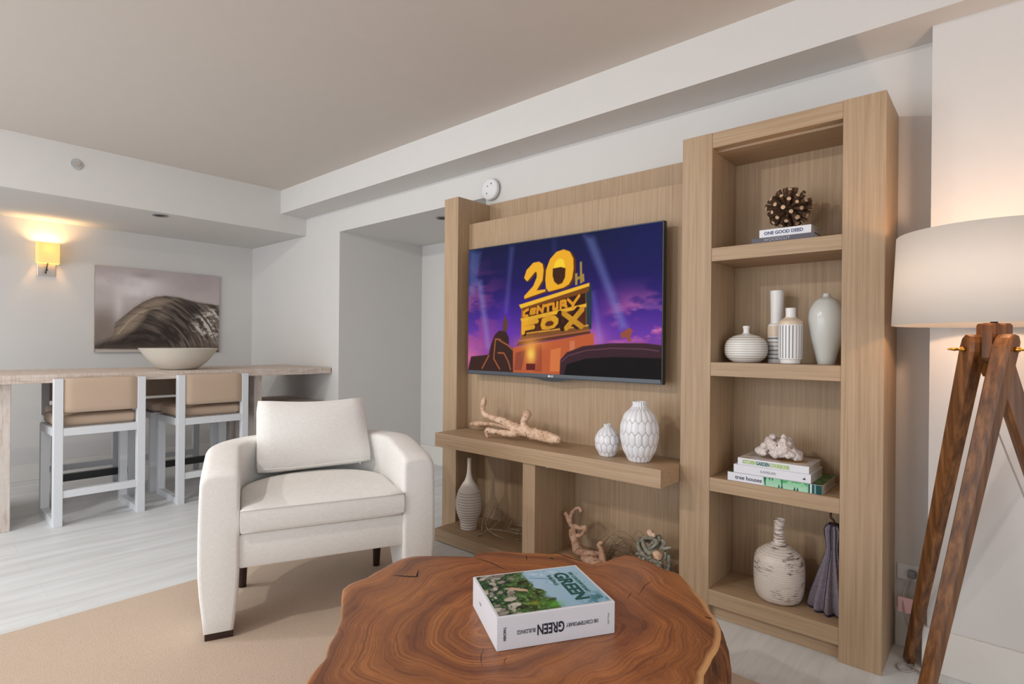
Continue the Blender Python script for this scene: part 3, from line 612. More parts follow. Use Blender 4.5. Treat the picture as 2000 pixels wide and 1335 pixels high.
gl = P.noise(30, 8, 5, 3); P.blend(np.clip((gl - 0.5) * 2, 0, 1) * P.inside(TVP['body']), (120, 70, 20), 0.25)
P.poly(TVD(TVP['build']), (58, 34, 30)); P.poly(TVP['spire'], (96, 62, 50))
for l in TVP['bedge']: P.line(l, (176, 96, 52), 0.006, 0.9)
P.poly([(a + (0.02 if a > 0.97 else 0), b) for a, b in TVD(TVP['dome'])], (60, 34, 44)); P.poly([(a + (0.02 if a > 0.97 else 0), b) for a, b in TVD(TVP['domeb'])], (14, 10, 12)); P.blend((V < 0.004).astype(float), (10, 8, 10))
for l in TVP['domel']: P.line(l, (120, 84, 96), 0.004, 0.6)
P.poly(TVP['proj'], (150, 80, 60))
P.mesh('screen', 'tv_picture', t, (-0.6645, -0.0945, 0.006), (1.329, 0, 0), (0, 0, 0.766))

# ------------------------------------------------------------------ bar table
t = thing('bar_table', 'long whitewashed wooden bar table standing against the shelf wall under the wave picture', 'bar table', (-5.15, 1.34, 0))
OB = (-5.15, 1.34, 0)
boxo('tabletop', (-5.65, -4.70, -0.12, 2.79, 0.945, 1.0), 'whitewashed_wood', t, 0.004, off=OB)
boxo('slab_leg', (-5.60, -4.765, 0.50, 0.565, 0.0, 0.945), 'whitewashed_leg', t, 0.004, off=OB)
boxo('slab_leg', (-5.60, -4.765, 2.11, 2.175, 0.0, 0.945), 'whitewashed_leg', t, 0.004, off=OB)
boxo('lower_shelf', (-5.60, -4.80, 2.175, 2.785, 0.64, 0.68), 'whitewashed_wood', t, 0.003, off=OB)

# bar stools (local: faces -x)
def soft_box(bm, x0, x1, y0, y1, z0, z1, r, puff=0.0, seg=4):
    n0 = len(bm.verts); bm2 = bmesh.new(); box(bm2, x0, x1, y0, y1, z0, z1)
    bmesh.ops.subdivide_edges(bm2, edges=bm2.edges[:], cuts=7, use_grid_fill=True)
    cx, cy, cz = (x0 + x1) / 2, (y0 + y1) / 2, (z0 + z1) / 2; hx, hy, hz = (x1 - x0) / 2, (y1 - y0) / 2, (z1 - z0) / 2
    for v in bm2.verts:
        a, b, c = (v.co.x - cx) / hx, (v.co.y - cy) / hy, (v.co.z - cz) / hz
        # rounding of the corners
        q = Vector((v.co.x - cx, v.co.y - cy, v.co.z - cz))
        core = Vector((max(-hx + r, min(hx - r, q.x)), max(-hy + r, min(hy - r, q.y)), max(-hz + r, min(hz - r, q.z))))
        d = q - core
        if d.length > r: q = core + d.normalized() * r
        v.co = Vector((cx, cy, cz)) + q
        if puff:
            hs = sorted([(hx, 0), (hy, 1), (hz, 2)])[0][1]; u = [a, b, c]; o1, o2 = [u[k] for k in range(3) if k != hs]
            v.co[hs] += (1 if u[hs] > 0 else -1) * (abs(u[hs]) ** 2) * puff * (1 - o1 * o1) * (1 - o2 * o2)
    me = bpy.data.meshes.new('tmp'); bm2.to_mesh(me); bm2.free(); bm.from_mesh(me); bpy.data.meshes.remove(me)
def make_stool():
    r = thing('bar_stool', 'x', 'bar stool')
    w, hp = 0.26, 0.05
    for sx, top in ((0.24, 0.972), (-0.24, 0.645)):
        for sy in (-1, 1):
            x0, x1 = (0.19, 0.24) if sx > 0 else (-0.24, -0.19)
            y0, y1 = (w - hp, w) if sy > 0 else (-w, -w + hp)
            boxo('leg', (x0, x1, y0, y1, 0.0, top), 'white_lacquer', r, 0.002)
    for sy in (-1, 1):
        y0, y1 = (w - hp, w) if sy > 0 else (-w, -w + hp)
        boxo('floor_rail', (-0.19, 0.19, y0 + 0.001, y1 - 0.001, 0.0, 0.045), 'white_lacquer', r, 0.002)
        boxo('seat_rail', (-0.19, 0.19, y0 + 0.001, y1 - 0.001, 0.592, 0.645), 'white_lacquer', r, 0.002)
    boxo('seat_rail', (0.192, 0.238, -w + hp, w - hp, 0.594, 0.645), 'white_lacquer', r, 0.002)
    boxo('seat_rail', (-0.238, -0.192, -w + hp, w - hp, 0.594, 0.645), 'white_lacquer', r, 0.002)
    boxo('stretcher', (0.195, 0.235, -w + hp, w - hp, 0.184, 0.232), 'white_lacquer', r, 0.002)
    fr = boxo('footrest', (-0.235, -0.195, -w + hp, w - hp, 0.184, 0.228), 'white_lacquer', r, 0.002)
    boxo('kick_plate', (-0.239, -0.194, -w + hp, w - hp, 0.182, 0.234), 'black_metal', fr, 0.001)
    bm = bmesh.new(); soft_box(bm, -0.245, 0.185, -0.245, 0.245, 0.645, 0.728, 0.032, 0.008); obj('seat_cushion', bm, 'tan_leather', r, smooth=True)
    bm = bmesh.new(); soft_box(bm, 0.196, 0.238, -w + hp, w - hp, 0.745, 0.975, 0.012, 0.002); obj('backrest', bm, 'tan_leather', r, smooth=True)
    return r
def copy_tree(o, parent=None):
    c = o.copy(); COL.objects.link(c)
    if parent: c.parent = parent
    for ch in [x for x in bpy.data.objects if x.parent == o]: copy_tree(ch, c)
    return c
st = make_stool()
for k, (x, y, a, lab) in enumerate((
        (-5.445, 1.105, PI, 'white framed bar stool on the far side of the bar, behind the left near stool'),
        (-5.445, 1.73, PI, 'white framed bar stool on the far side of the bar, behind the right near stool'),
        (-4.885, 1.02, 0, 'white framed bar stool with tan back pad, nearer side of the bar, left one'),
        (-4.885, 1.75, 0, 'white framed bar stool with tan back pad right behind the armchair'))):
    s_ = st if k == 0 else copy_tree(st)
    if k == 2:
        for ch in [c for c in bpy.data.objects if c.parent == s_ and c.name.startswith('footrest')]:
            for g_ in [c for c in bpy.data.objects if c.parent == ch]: bpy.data.objects.remove(g_)
            bpy.data.objects.remove(ch)
        near_ = s_
    if k == 3:
        for ch in [c for c in bpy.data.objects if c.parent == s_]:
            for g_ in [c for c in bpy.data.objects if c.parent == ch]: bpy.data.objects.remove(g_)
            bpy.data.objects.remove(ch)
        bpy.data.objects.remove(s_); s_ = copy_tree(near_)
    s_.location = (x, y, 0); s_.rotation_euler = (0, 0, a); tag(s_, lab, 'bar stool', 'stools around the bar table')

# bowl
bm = bmesh.new()
lathe(bm, smooth_profile([(0.10, 0), (0.14, 0.012), (0.21, 0.072), (0.283, 0.172)], 24) + smooth_profile([(0.277, 0.173), (0.205, 0.080), (0.13, 0.024), (0.01, 0.018)], 24), 72)
b = obj('serving_bowl', bm, 'bowl_glaze', autosmooth=40, loc=(-5.05, 1.625, 1.0)); tag(b, 'wide shallow cream bowl standing on the bar table', 'bowl')

# wave picture
t = thing('wave_picture', 'sepia canvas print of a breaking wave hanging on the left wall', 'picture', (-6.4, 1.885, 1.12))
boxo('stretcher_frame', (0.0, 0.029, -0.55, 0.55, 0.0, 0.815), 'canvas_edge' if 'canvas_edge' in MATS else 'whitewashed_wood', t, 0.002)
P = Paint(360, 266, 1.1 / 0.815); U, V = P.U, P.V
P.grad_v([(0, (120, 108, 100)), (0.35, (140, 129, 123)), (0.6, (172, 162, 160)), (1, (158, 147, 148))])
P.blend(np.clip(1 - U / 0.30, 0, 1) * np.clip(1 - V / 0.55, 0, 1), (112, 98, 90), 0.85)
n1 = P.noise(5, 5, 2, 5)
mm = WVP['mist']; P.blob(mm[0] - 0.03, mm[1] + 0.04, 0.26, 0.17, (206, 199, 198), 0.85); P.blob(0.17, 0.52, 0.05, 0.30, (204, 196, 194), 0.6); P.blob(0.06, 0.30, 0.10, 0.22, (118, 106, 100), 0.7); P.blob(0.30, 0.72, 0.20, 0.10, (206, 199, 199), 0.8); P.blob(0.06, 0.82, 0.16, 0.10, (190, 183, 184), 0.6); P.blob(0.36, 0.93, 0.14, 0.06, (132, 122, 124), 0.6)
P.blend(np.clip((n1 - 0.5) * 4, 0, 1) * np.clip(V * 2, 0, 1), (148, 137, 137), 0.35)
bd = P.inside(WVP['body'], 0.012)
dx, dy = (U - 0.30) * P.asp, V + 0.15; rr = np.hypot(dx, dy) / 1.3; th = np.arctan2(dy, dx) / PI
P.U, P.V = np.clip(th, 0, 0.999), np.clip(rr, 0, 0.999); arc = P.noise(7, 44, 6, 3); arc2 = P.noise(14, 90, 16, 2); P.U, P.V = U, V
P.blend(bd, (88, 76, 67), 1)
P.poly(WVP['dark'], (54, 46, 42), 0.9, 0.05)
P.poly(WVP['sheen'], (118, 104, 92), 0.7, 0.07)
P.blend(np.clip((arc - 0.52) * 6, 0, 1) * bd * np.clip((U - 0.22) * 3, 0, 1), (140, 128, 118), 0.42)
P.blend(np.clip((arc2 - 0.56) * 7, 0, 1) * bd * np.clip((U - 0.35) * 3, 0, 1), (164, 153, 144), 0.35)
P.blend(np.clip((0.46 - arc) * 6, 0, 1) * bd, (40, 34, 32), 0.55)
bar_ = P.inside(WVP['barrel'], 0.03); P.blend(bar_, (138, 122, 106), 0.92)
P.blend(bar_ * np.clip((0.5 - arc) * 6, 0, 1), (104, 90, 78), 0.6)
P.line([(0.17, 0.22), (0.24, 0.36), (0.32, 0.47), (0.42, 0.53), (0.50, 0.545)], (186, 172, 152), 0.006, 0.6, 0.02)
wn = P.noise(30, 40, 9, 3); wm = P.inside(WVP['white'], 0.06)
P.blend(np.clip((wn * 0.5 + arc2 * 0.5 - 0.47) * 10, 0, 1) * wm, (206, 200, 196), 0.8)
P.line(WVP['crest'][0], (62, 52, 44), 0.007, 0.6, 0.018)
for k in range(70):
    cc = WVP['crest'][0]; q = 2 + (k % 6); a0, a1 = cc[min(q, len(cc) - 2)], cc[min(q, len(cc) - 2) + 1]; f_ = (k * 0.618) % 1
    x_, y_ = a0[0] + (a1[0] - a0[0]) * f_, a0[1] + (a1[1] - a0[1]) * f_; P.line([(x_, y_), (x_ - 0.012, y_ + 0.022 + 0.02 * ((k * 0.37) % 1))], (116, 102, 88), 0.0015, 0.5)
P.blend(bd * np.clip((0.10 - V) * 14, 0, 1), (74, 64, 58), 0.6)
P.poly(WVP['strip'], (200, 190, 182), 0.8, 0.01)
P.img = np.clip(P.img * 1.12 + 4, 0, 235)
P.mesh('printed_canvas', 'canvas_print', t, (0.030, -0.55, 0.0), (0, 1.1, 0), (0, 0, 0.815))

# ------------------------------------------------------------------ armchair (local: width x, back +y)
AC = (-2.22, 1.303, 0.012); AR = math.atan2(0.920, 0.391)
t = thing('armchair', 'ivory linen tub armchair with wide flared arms on dark feet, standing on the rug', 'armchair', AC, AR)
def shell():
    bm = bmesh.new(); W = 0.147; path = []
    n1, n2 = 10, 36
    for k in range(n1): path.append((-0.4155, 0.36 * k / n1))
    for k in range(n2 + 1):
        a = PI - PI * k / n2; path.append((0.4155 * math.cos(a), 0.36 + 0.37 * math.sin(a)))
    for k in range(n1 - 1, -1, -1): path.append((0.4155, 0.36 * k / n1))
    def ss(a): a = max(0, min(1, a)); return a * a * (3 - 2 * a)
    rings = []; N = len(path)
    def section(i, inset=0.0, dy=0.0):
        x, y = path[i]; p0 = Vector(path[max(i - 1, 0)]); p1 = Vector(path[min(i + 1, N - 1)])
        d = (p1 - p0); nrm = Vector((-d.y, d.x)).normalized()  # points outward (left of travel)
        zt = 0.672 + 0.018 * ss(y / 0.06) + 0.034 * ss(y / 0.4) - inset
        zb = 0.03 + 0.255 * ss((y - 0.20) / 0.14) + inset * 0.4
        h = zt - zb; w = W / 2 - inset; r = 0.038
        pts = []
        for j in range(9):                                     # outer side up
            pts.append((w, zb + (h - r) * j / 8))
        for j in range(1, 5): a = PI / 2 * j / 5; pts.append((w - r + r * math.cos(a), zt - r + r * math.sin(a)))
        pts.append((w - r, zt)); pts.append((0.0, zt + 0.004)); pts.append((-w + 0.022, zt))
        for j in range(1, 4): a = PI / 2 + PI / 2 * j / 4; pts.append((-w + 0.022 + 0.022 * math.cos(a), zt - 0.022 + 0.022 * math.sin(a)))
        for j in range(9): pts.append((-w, zb + (h - 0.022) * (8 - j) / 8))
        ring = []
        for o, z in pts:
            lo = max(0, 1 - z / 0.26)
            if o > 0: o -= 0.022 * lo ** 1.5
            else: o += 0.024 * lo ** 1.5
            if o > 0: o += 0.006 * math.sin(PI * min(1, max(0, (z - 0.1) / 0.55)))
            ring.append(bm.verts.new((x + nrm.x * o, y + nrm.y * o - dy, z)))
        return ring
    rings.append(section(0, 0.016, 0.0))
    rings.append(section(0, 0.006, -0.002)); rings.append(section(0, 0.0, -0.012))
    for i in range(1, N - 1): rings.append(section(i))
    rings.append(section(N - 1, 0.0, -0.012)); rings.append(section(N - 1, 0.006, -0.002)); rings.append(section(N - 1, 0.016, 0.0))
    for A, B in zip(rings, rings[1:]):
        L = len(A)
        for k in range(L): bm.faces.new((A[k], A[(k + 1) % L], B[(k + 1) % L], B[k]))
    bm.faces.new(rings[0][::-1]); bm.faces.new(rings[-1])
    return bm
obj('frame', shell(), 'ivory_linen', t, autosmooth=50)
def d_outline(hx, y0, ystr, ry, n=28):
    pts = [(-hx + 2 * hx * k / 10, y0) for k in range(11)]
    pts += [(hx, y0 + (ystr - y0) * k / 5) for k in range(1, 6)]
    pts += [(hx * math.cos(PI * k / n), ystr + ry * math.sin(PI * k / n)) for k in range(1, n)]
    pts += [(-hx, ystr + (y0 - ystr) * k / 5) for k in range(0, 5)]
    return pts
def pad(outline, levels):
    bm = bmesh.new(); cx = sum(p[0] for p in outline) / len(outline); cy = (min(p[1] for p in outline) + max(p[1] for p in outline)) / 2
    hx = max(abs(p[0] - cx) for p in outline); hy = max(abs(p[1] - cy) for p in outline); rings = []
    for ins, z in levels:
        sx, sy = 1 - ins / hx, 1 - ins / hy
        rings.append([bm.verts.new((cx + (x - cx) * sx, cy + (y - cy) * sy, z)) for x, y in outline])
    for A, B in zip(rings, rings[1:]):
        L = len(A)
        for k in range(L): bm.faces.new((A[k], A[(k + 1) % L], B[(k + 1) % L], B[k]))
    bm.faces.new(rings[0][::-1]); bm.faces.new(rings[-1])
    return bm
obj('seat_base', pad(d_outline(0.343, 0.012, 0.36, 0.29), [(0.02, 0.272), (0.004, 0.275), (0, 0.284), (0, 0.405), (0.004, 0.413), (0.03, 0.415)]), 'ivory_linen', t, autosmooth=50)
cu = obj('seat_cushion', pad(d_outline(0.342, -0.008, 0.34, 0.285), [(0.05, 0.416), (0.012, 0.418), (0.003, 0.424), (0.0, 0.436), (-0.002, 0.47), (0.0, 0.506), (0.002, 0.516), (0.010, 0.524), (0.03, 0.532), (0.07, 0.543), (0.13, 0.553), (0.2, 0.559), (0.28, 0.562)]), 'ivory_linen', t, autosmooth=60)
bm = bmesh.new(); ol = d_outline(0.342, -0.008, 0.34, 0.285)
tube(bm, [(x * 0.998, y, 0.519, 0.0035) for x, y in ol[:14]], 6, 1); obj('piping', bm, 'seam_thread', cu, smooth=True)
for sx in (-1, 1):
    bm = bmesh.new(); c = sx * 0.415; box(bm, c - 0.052, c + 0.052, 0.012, 0.13, 0.0, 0.032, 0.002); obj('foot', bm, 'dark_foot', t)
for sx in (-1, 1):
    bm = bmesh.new(); c = sx * 0.33; tube(bm, [(c, 0.52, 0.0, 0.018), (c, 0.505, 0.16, 0.024), (c, 0.49, 0.29, 0.028)], 10); obj('rear_leg', bm, 'dark_foot', t, smooth=True)

# loose back pillow
pl = thing('back_pillow', 'rectangular ivory linen box pillow leaning upright on the armchair seat', 'pillow')
ca, sa = math.cos(AR), math.sin(AR)
def ac2w(x, y, z): return (AC[0] + x * ca - y * sa, AC[1] + x * sa + y * ca, AC[2] + z)
pl.location = ac2w(0.008, 0.455, 0.578); pl.rotation_euler = (math.radians(-17), 0, AR)
bm = bmesh.new(); soft_box(bm, -0.280, 0.280, -0.005, 0.120, 0.0, 0.360, 0.016, 0.030)
for v in bm.verts:
    u = v.co.x / 0.280
    if v.co.z > 0.30: v.co.z -= 0.018 * (1 - u * u)
    v.co.x -= 0.03 * (v.co.z / 0.360) * max(0, u)
    v.co.z += 0.010 * u * (1 - v.co.z / 0.360)
obj('cover', bm, 'ivory_linen', pl, smooth=True)
bm = bmesh.new(); pts = [(-0.262, 0, 0.004), (0.262, 0, 0.012), (0.232, 0, 0.35), (-0.262, 0, 0.35)]
tube(bm, [(x, -0.001, z, 0.0035) for x, _, z in [(-0.272, 0, 0.006), (-0.1, 0, 0.006), (0.1, 0, 0.014), (0.270, 0, 0.022)]], 6, 3); obj('piping', bm, 'seam_thread', pl, smooth=True)
bm = bmesh.new(); box(bm, 0.214, 0.218, -0.010, -0.006, -0.004, 0.012); obj('zipper_pull', bm, 'chrome', pl)

# ------------------------------------------------------------------ slab coffee table
near_side = [(-0.497, 1.12), (-0.52, 0.98), (-0.58, 0.86), (-0.66, 0.77), (-0.76, 0.70), (-0.87, 0.655), (-0.98, 0.63), (-1.09, 0.62)]
OUT = TAB + near_side; TC = (-1.02, 1.16)
pol = sorted((math.atan2(y - TC[1], x - TC[0]), math.hypot(x - TC[0], y - TC[1])) for x, y in OUT)
def RR(a):
    a = (a + PI) % (2 * PI) - PI
    for (a0, r0), (a1, r1) in zip(pol, pol[1:]):
        if a0 <= a <= a1: return r0 + (r1 - r0) * (a - a0) / (a1 - a0 + 1e-9)
    a0, r0 = pol[-1]; a1, r1 = pol[0]; u = ((a - a0) % (2 * PI)) / ((a1 - a0) % (2 * PI)); return r0 + (r1 - r0) * u
t = thing('coffee_table', 'polished reddish brown tree slab coffee table with a live edge on a stump base', 'coffee table', (TC[0], TC[1], 0.012))
NA = 300; bm = bmesh.new(); lay = bm.verts.layers.float_vector.new('ring')
AN = [2 * PI * k / NA for k in range(NA)]
R1 = [RR(a) + 0.0035 * mnoise.noise(Vector((math.cos(a) * 9, math.sin(a) * 9, 2))) for a in AN]
ZT = 0.448
rings = []
ts = [0.03, 0.1, 0.2, 0.3, 0.4, 0.5, 0.6, 0.7, 0.78, 0.85, 0.9, 0.94, 0.965, 0.985, 1.0]
for tt in ts:
    ring = []
    for a, r in zip(AN, R1):
        rr = r * tt if tt < 1 else r; dz = 0 if tt < 0.98 else (-0.0015 if tt < 1 else -0.006)
        v = bm.verts.new((rr * math.cos(a), rr * math.sin(a), ZT + dz))
        dist = r - r * tt; side = max(0, math.cos(a - math.radians(15))) ** 3; wid = 0.004 + 0.020 * side * (0.6 + 0.8 * abs(mnoise.noise(Vector((math.cos(a) * 3, math.sin(a) * 3, 7)))))
        sap = max(0.0, min(1.0, (wid - dist) / 0.004)) * (0.9 if side > 0.1 else 0.45)
        v[lay] = (tt * (0.5 + 0.5 * r / 0.6), sap, 0); ring.append(v)
    rings.append(ring)
cen = bm.verts.new((0, 0, ZT)); cen[lay] = (0, 0, 0)
for k in range(NA): bm.faces.new((cen, rings[0][k], rings[0][(k + 1) % NA]))
for A, B in zip(rings, rings[1:]):
    for k in range(NA): bm.faces.new((A[k], A[(k + 1) % NA], B[(k + 1) % NA], B[k]))
top = obj('tabletop', bm, 'slab_top', t, autosmooth=30)
bm = bmesh.new(); rings = []
lv = [(0.442, 1.0, 0.0), (0.43, 1.0, 0.004), (0.40, 1.0, 0.010), (0.35, 0.995, 0.018), (0.28, 0.985, 0.022), (0.20, 0.96, 0.018), (0.12, 0.93, 0.014), (0.05, 0.90, 0.012), (0.0, 0.89, 0.012)]
for z, sc, of in lv:
    ring = []
    for a, r in zip(AN, R1):
        s_ = max(0, math.cos(a - math.radians(10))); nz = mnoise.noise(Vector((math.cos(a) * 6, math.sin(a) * 6, z * 3))) * 0.02 + mnoise.noise(Vector((math.cos(a) * 26, math.sin(a) * 26, z * 5))) * 0.008
        k_ = min(1, (0.442 - z) / 0.03); rr = r * (sc - 0.10 * (1 - s_) * min(1, (0.442 - z) / 0.2)) + of * (2.0 * s_ - 0.4) + nz * k_
        ring.append(bm.verts.new((rr * math.cos(a), rr * math.sin(a), z)))
    rings.append(ring)
for A, B in zip(rings, rings[1:]):
    for k in range(NA): bm.faces.new((A[k], A[(k + 1) % NA], B[(k + 1) % NA], B[k]))
bm.faces.new(rings[-1]); obj('stump_base', bm, 'slab_bark', t, smooth=True)
for ci, L in enumerate(CRK):
    bm = bmesh.new()
    P_ = [Vector((x - TC[0], y - TC[1])) for x, y in L]; Q = []
    for a_, b_ in zip(P_, P_[1:]):
        for k in range(6): Q.append(a_.lerp(b_, k / 6))
    Q.append(P_[-1]); n_ = len(Q); Lf, Rt = [], []
    wmax = (0.006, 0.003, 0.0022, 0.006, 0.0045, 0.0025, 0.0015, 0.001, 0.004, 0.001, 0.0012)[ci]
    for k, p in enumerate(Q):
        d = (Q[min(k + 1, n_ - 1)] - Q[max(k - 1, 0)]).normalized(); nn = Vector((-d.y, d.x)); w = wmax * math.sin(PI * (k + 0.3) / (n_ - 0.4)) * (0.7 + 0.6 * abs(mnoise.noise(Vector((k, ci * 7, 0))))); w = max(w, 0.0002)
        j = 0.0025 * mnoise.noise(Vector((k * 0.7, ci * 3.1, 4)))
        Lf.append(bm.verts.new((p.x + nn.x * (w + j), p.y + nn.y * (w + j), ZT + 0.0004))); Rt.append(bm.verts.new((p.x - nn.x * (w - j), p.y - nn.y * (w - j), ZT + 0.0004)))
    for k in range(n_ - 1): bm.faces.new((Lf[k], Lf[k + 1], Rt[k + 1], Rt[k]))
    obj('drying_crack', bm, 'dark_hole', top)

# slipcase book on the table
BK = (-0.938, 1.018, 0.012 + ZT + 0.0006); BA = math.atan2(0.278, 0.169)
t = thing('boxed_book', 'thick white boxed book with a green garden cover lying flat on the slab table', 'book', BK, BA)
L_, D_, H_ = 0.325, 0.256, 0.084
boxo('slipcase', (0, L_, 0, D_, 0, H_), 'paper_white', t, 0.0012)
P = Paint(290, 230, L_ / D_); U, V = P.U, P.V
P.grad_v([(0, (150, 190, 215)), (1, (168, 205, 228))])
n1 = P.noise(7, 6, 11, 5); n2 = P.noise(22, 18, 12, 4); n3 = P.noise(40, 30, 14, 3)
edge = 0.50 + 0.16 * (0.5 - V) + (n1 - 0.5) * 0.25
veg = np.clip((edge - U) * 18, 0, 1)
P.blend(veg, (34, 74, 40), 1); P.blend(veg * np.clip((n2 - 0.5) * 6, 0, 1), (66, 120, 56), 0.9); P.blend(veg * np.clip((0.42 - n2) * 8, 0, 1), (14, 32, 22), 0.9)
P.blend(veg * np.clip((n3 - 0.6) * 8, 0, 1), (120, 160, 90), 0.8)
P.blob(0.50, 0.10, 0.10, 0.09, (90, 180, 60), 0.8); P.blob(0.36, 0.18, 0.06, 0.08, (190, 180, 50), 0.6); P.blob(0.31, 0.85, 0.05, 0.06, (190, 140, 180), 0.7)
rs = np.random.RandomState(4)
for k in range(46):
    u = rs.rand() * 0.24; v = rs.rand(); r_ = 0.018 + rs.rand() * 0.028; g_ = 120 + rs.rand() * 80
    c_ = (g_, g_ * 0.98, g_ * 0.90); an = rs.rand() * PI
    pts = [(u + r_ * math.cos(q) * (1 + 0.5 * math.cos(an)), v + r_ * 1.2 * math.sin(q + 0.3 * math.sin(an))) for q in np.linspace(0, 2 * PI, 9)[:-1]]
    P.poly([(a + 0.006, b - 0.008) for a, b in pts], (30, 34, 30), 0.8, 0.006); P.poly(pts, c_, 1, 0.008)
P.poly([(0.20, 0.60), (0.26, 0.62), (0.38, 0.52), (0.37, 0.47), (0.30, 0.50)], (200, 170, 145), 1, 0.01)
P.line([(0.47, 0.80), (0.60, 0.74), (0.70, 0.68)], (50, 90, 140), 0.006, 0.8)
for cx_, cy_, r_ in ((0.60, 0.86, 0.10), (0.72, 0.9, 0.08), (0.53, 0.9, 0.07), (0.66, 0.62, 0.07)):
    P.line([(cx_ + r_ * math.cos(q), cy_ + r_ * math.sin(q)) for q in np.linspace(0, 2 * PI, 14)], (110, 160, 205), 0.004, 0.8); P.blob(cx_, cy_, 0.05, 0.05, (205, 228, 244), 0.6)
P.blend(np.clip((U - 0.72) * 5, 0, 1) * np.clip((0.30 - V) * 6, 0, 1) * np.clip((n2 - 0.42) * 5, 0, 1), (30, 96, 100), 0.8)
for k in range(16):
    u = 0.72 + rs.rand() * 0.26; v = rs.rand() * 0.95; P.line([(u, v), (u + (rs.rand() - 0.5) * 0.1, v + (rs.rand() - 0.5) * 0.12)], (70, 120, 140), 0.003, 0.6)
mg = 0.007
P.mesh('cover_picture', 'cover_print', t, (mg, mg, H_ + 0.0004), (L_ - 2 * mg, 0, 0), (0, D_ - 2 * mg, 0))
# cover lettering reads towards the spine edge; its top points to the right-hand short side
ct = lambda n, s, sz, m, x, y, w, b=0.0: lettering(n, s, sz, m, t, frame((x, y, H_ + 0.0012), (0, -1, 0), (1, 0, 0)), b, 1.0, w)
ct('cover_title', 'GREEN', 0.056, 'ink_green', 0.247, 0.122, 0.176, 0.0018)
ct('cover_title', '100 CONTEMPORARY', 0.017, 'ink_teal', 0.282, 0.140, 0.135)
ct('cover_title', 'BUILDINGS', 0.017, 'ink_teal', 0.213, 0.168, 0.068)
spn = lambda n, s, sz, m, x, z, w, b=0.0: lettering(n, s, sz, m, t, frame((x, -0.0006, z), (-1, 0, 0), (0, 0, -1)), b, 1.0, w)
spn('spine_title', '100 CONTEMPORARY', 0.0145, 'ink_black', 0.232, 0.041, 0.090)
spn('spine_title', 'GREEN', 0.037, 'ink_black', 0.1435, 0.041, 0.074, 0.0009)
spn('spine_title', 'BUILDINGS', 0.0145, 'ink_black', 0.077, 0.041, 0.049)
lettering('spine_title', 'TASCHEN', 0.009, 'ink_black', t, frame((0.020, -0.0006, 0.041), (0, 0, -1), (1, 0, 0)), 0.0002, 1.0, 0.034)
lettering('spine_title', 'Philip Jodidio', 0.006, 'ink_grey', t, frame((0.306, -0.0006, 0.041), (0, 0, -1), (1, 0, 0)), 0.0, 1.0, 0.030)
lettering('spine_title', 'TASCHEN', 0.007, 'ink_grey', t, frame((-0.0006, 0.165, 0.045), (0, -1, 0), (0, 0, 1)), 0.0002, 1.0, 0.02)

# ------------------------------------------------------------------ tripod floor lamp
LC = (-0.024, 2.355, 0)
t = thing('floor_lamp', 'tripod floor lamp with brown wooden legs and a white drum shade beside the bookcase', 'floor lamp', LC)
FEET = [(-0.246, 0.312), (-0.174, -0.331), (0.309, 0.149)]
hub = bmesh.new()
lathe(hub, [(0.026, 1.135), (0.030, 1.145), (0.030, 1.30), (0.026, 1.305)], 6)
for fx, fy in FEET:
    d = Vector((fx, fy, 0)).normalized(); s_ = Vector((-d.y, d.x, 0)); V = []
    for rr, z0, z1 in ((0.0, 1.16, 1.305), (0.040, 1.185, 1.305), (0.046, 1.195, 1.298)):
        for w in (-0.008, 0.020):
            for z in (z0, z1): V.append(hub.verts.new(d * rr + s_ * w + Vector((0, 0, z))))
    for f in ((0, 1, 3, 2), (8, 10, 11, 9), (0, 4, 5, 1), (2, 3, 7, 6), (0, 2, 6, 4), (1, 5, 7, 3), (4, 8, 9, 5), (6, 7, 11, 10), (4, 6, 10, 8), (5, 9, 11, 7)): hub.faces.new([V[q] for q in f])
h_ = obj('hub', hub, 'walnut', t)
for k, (fx, fy) in enumerate(FEET):
    d = Vector((fx, fy, 0)).normalized(); s_ = Vector((-d.y, d.x, 0))
    z0 = 0.012 if k else 0.0
    p0 = Vector((fx, fy, z0)); p1 = s_ * 0.046 + d * 0.014 + Vector((0, 0, 1.262))
    ax = (p1 - p0).normalized(); nrm = ax.cross(s_).normalized(); bm = bmesh.new(); rings = []
    for u in (0.0, 0.006, 0.35, 0.7, 0.965, 0.988, 1.0):
        c = p0.lerp(p1, u); hw = 0.016 + 0.010 * u; hd = 0.018 + 0.014 * u
        if u in (0.0,): hw *= 0.8; hd *= 0.8
        if u == 0.988: hd *= 0.82
        if u == 1.0: hw *= 0.9; hd *= 0.45
        ring = []
        for q in range(8):
            sx = (1, 1, 0.7, -0.7, -1, -1, -0.7, 0.7)[q]; sy = (-0.7, 0.7, 1, 1, 0.7, -0.7, -1, -1)[q]
            ring.append(bm.verts.new(c + s_ * hw * sx + nrm * hd * sy))
        rings.append(ring)
    for A, B in zip(rings, rings[1:]):
        for q in range(8): bm.faces.new((A[q], A[(q + 1) % 8], B[(q + 1) % 8], B[q]))
    bm.faces.new(rings[0][::-1]); bm.faces.new(rings[-1])
    lowest = min(v.co.z for v in bm.verts); bmesh.ops.translate(bm, verts=bm.verts, vec=(0, 0, z0 - lowest))
    lg = obj('leg', bm, 'walnut', t)
    bm = bmesh.new(); c = p0.lerp(p1, 0.968); tube(bm, [(*(c + s_ * 0.022), 0.007), (*(c + s_ * 0.036), 0.009), (*(c + s_ * 0.040), 0.005), (*(c + s_ * 0.050), 0.004), (*(c + s_ * 0.056), 0.006), (*(c + s_ * 0.078), 0.0025)], 10, 1); obj('hinge_pin', bm, 'brass', lg, smooth=True)
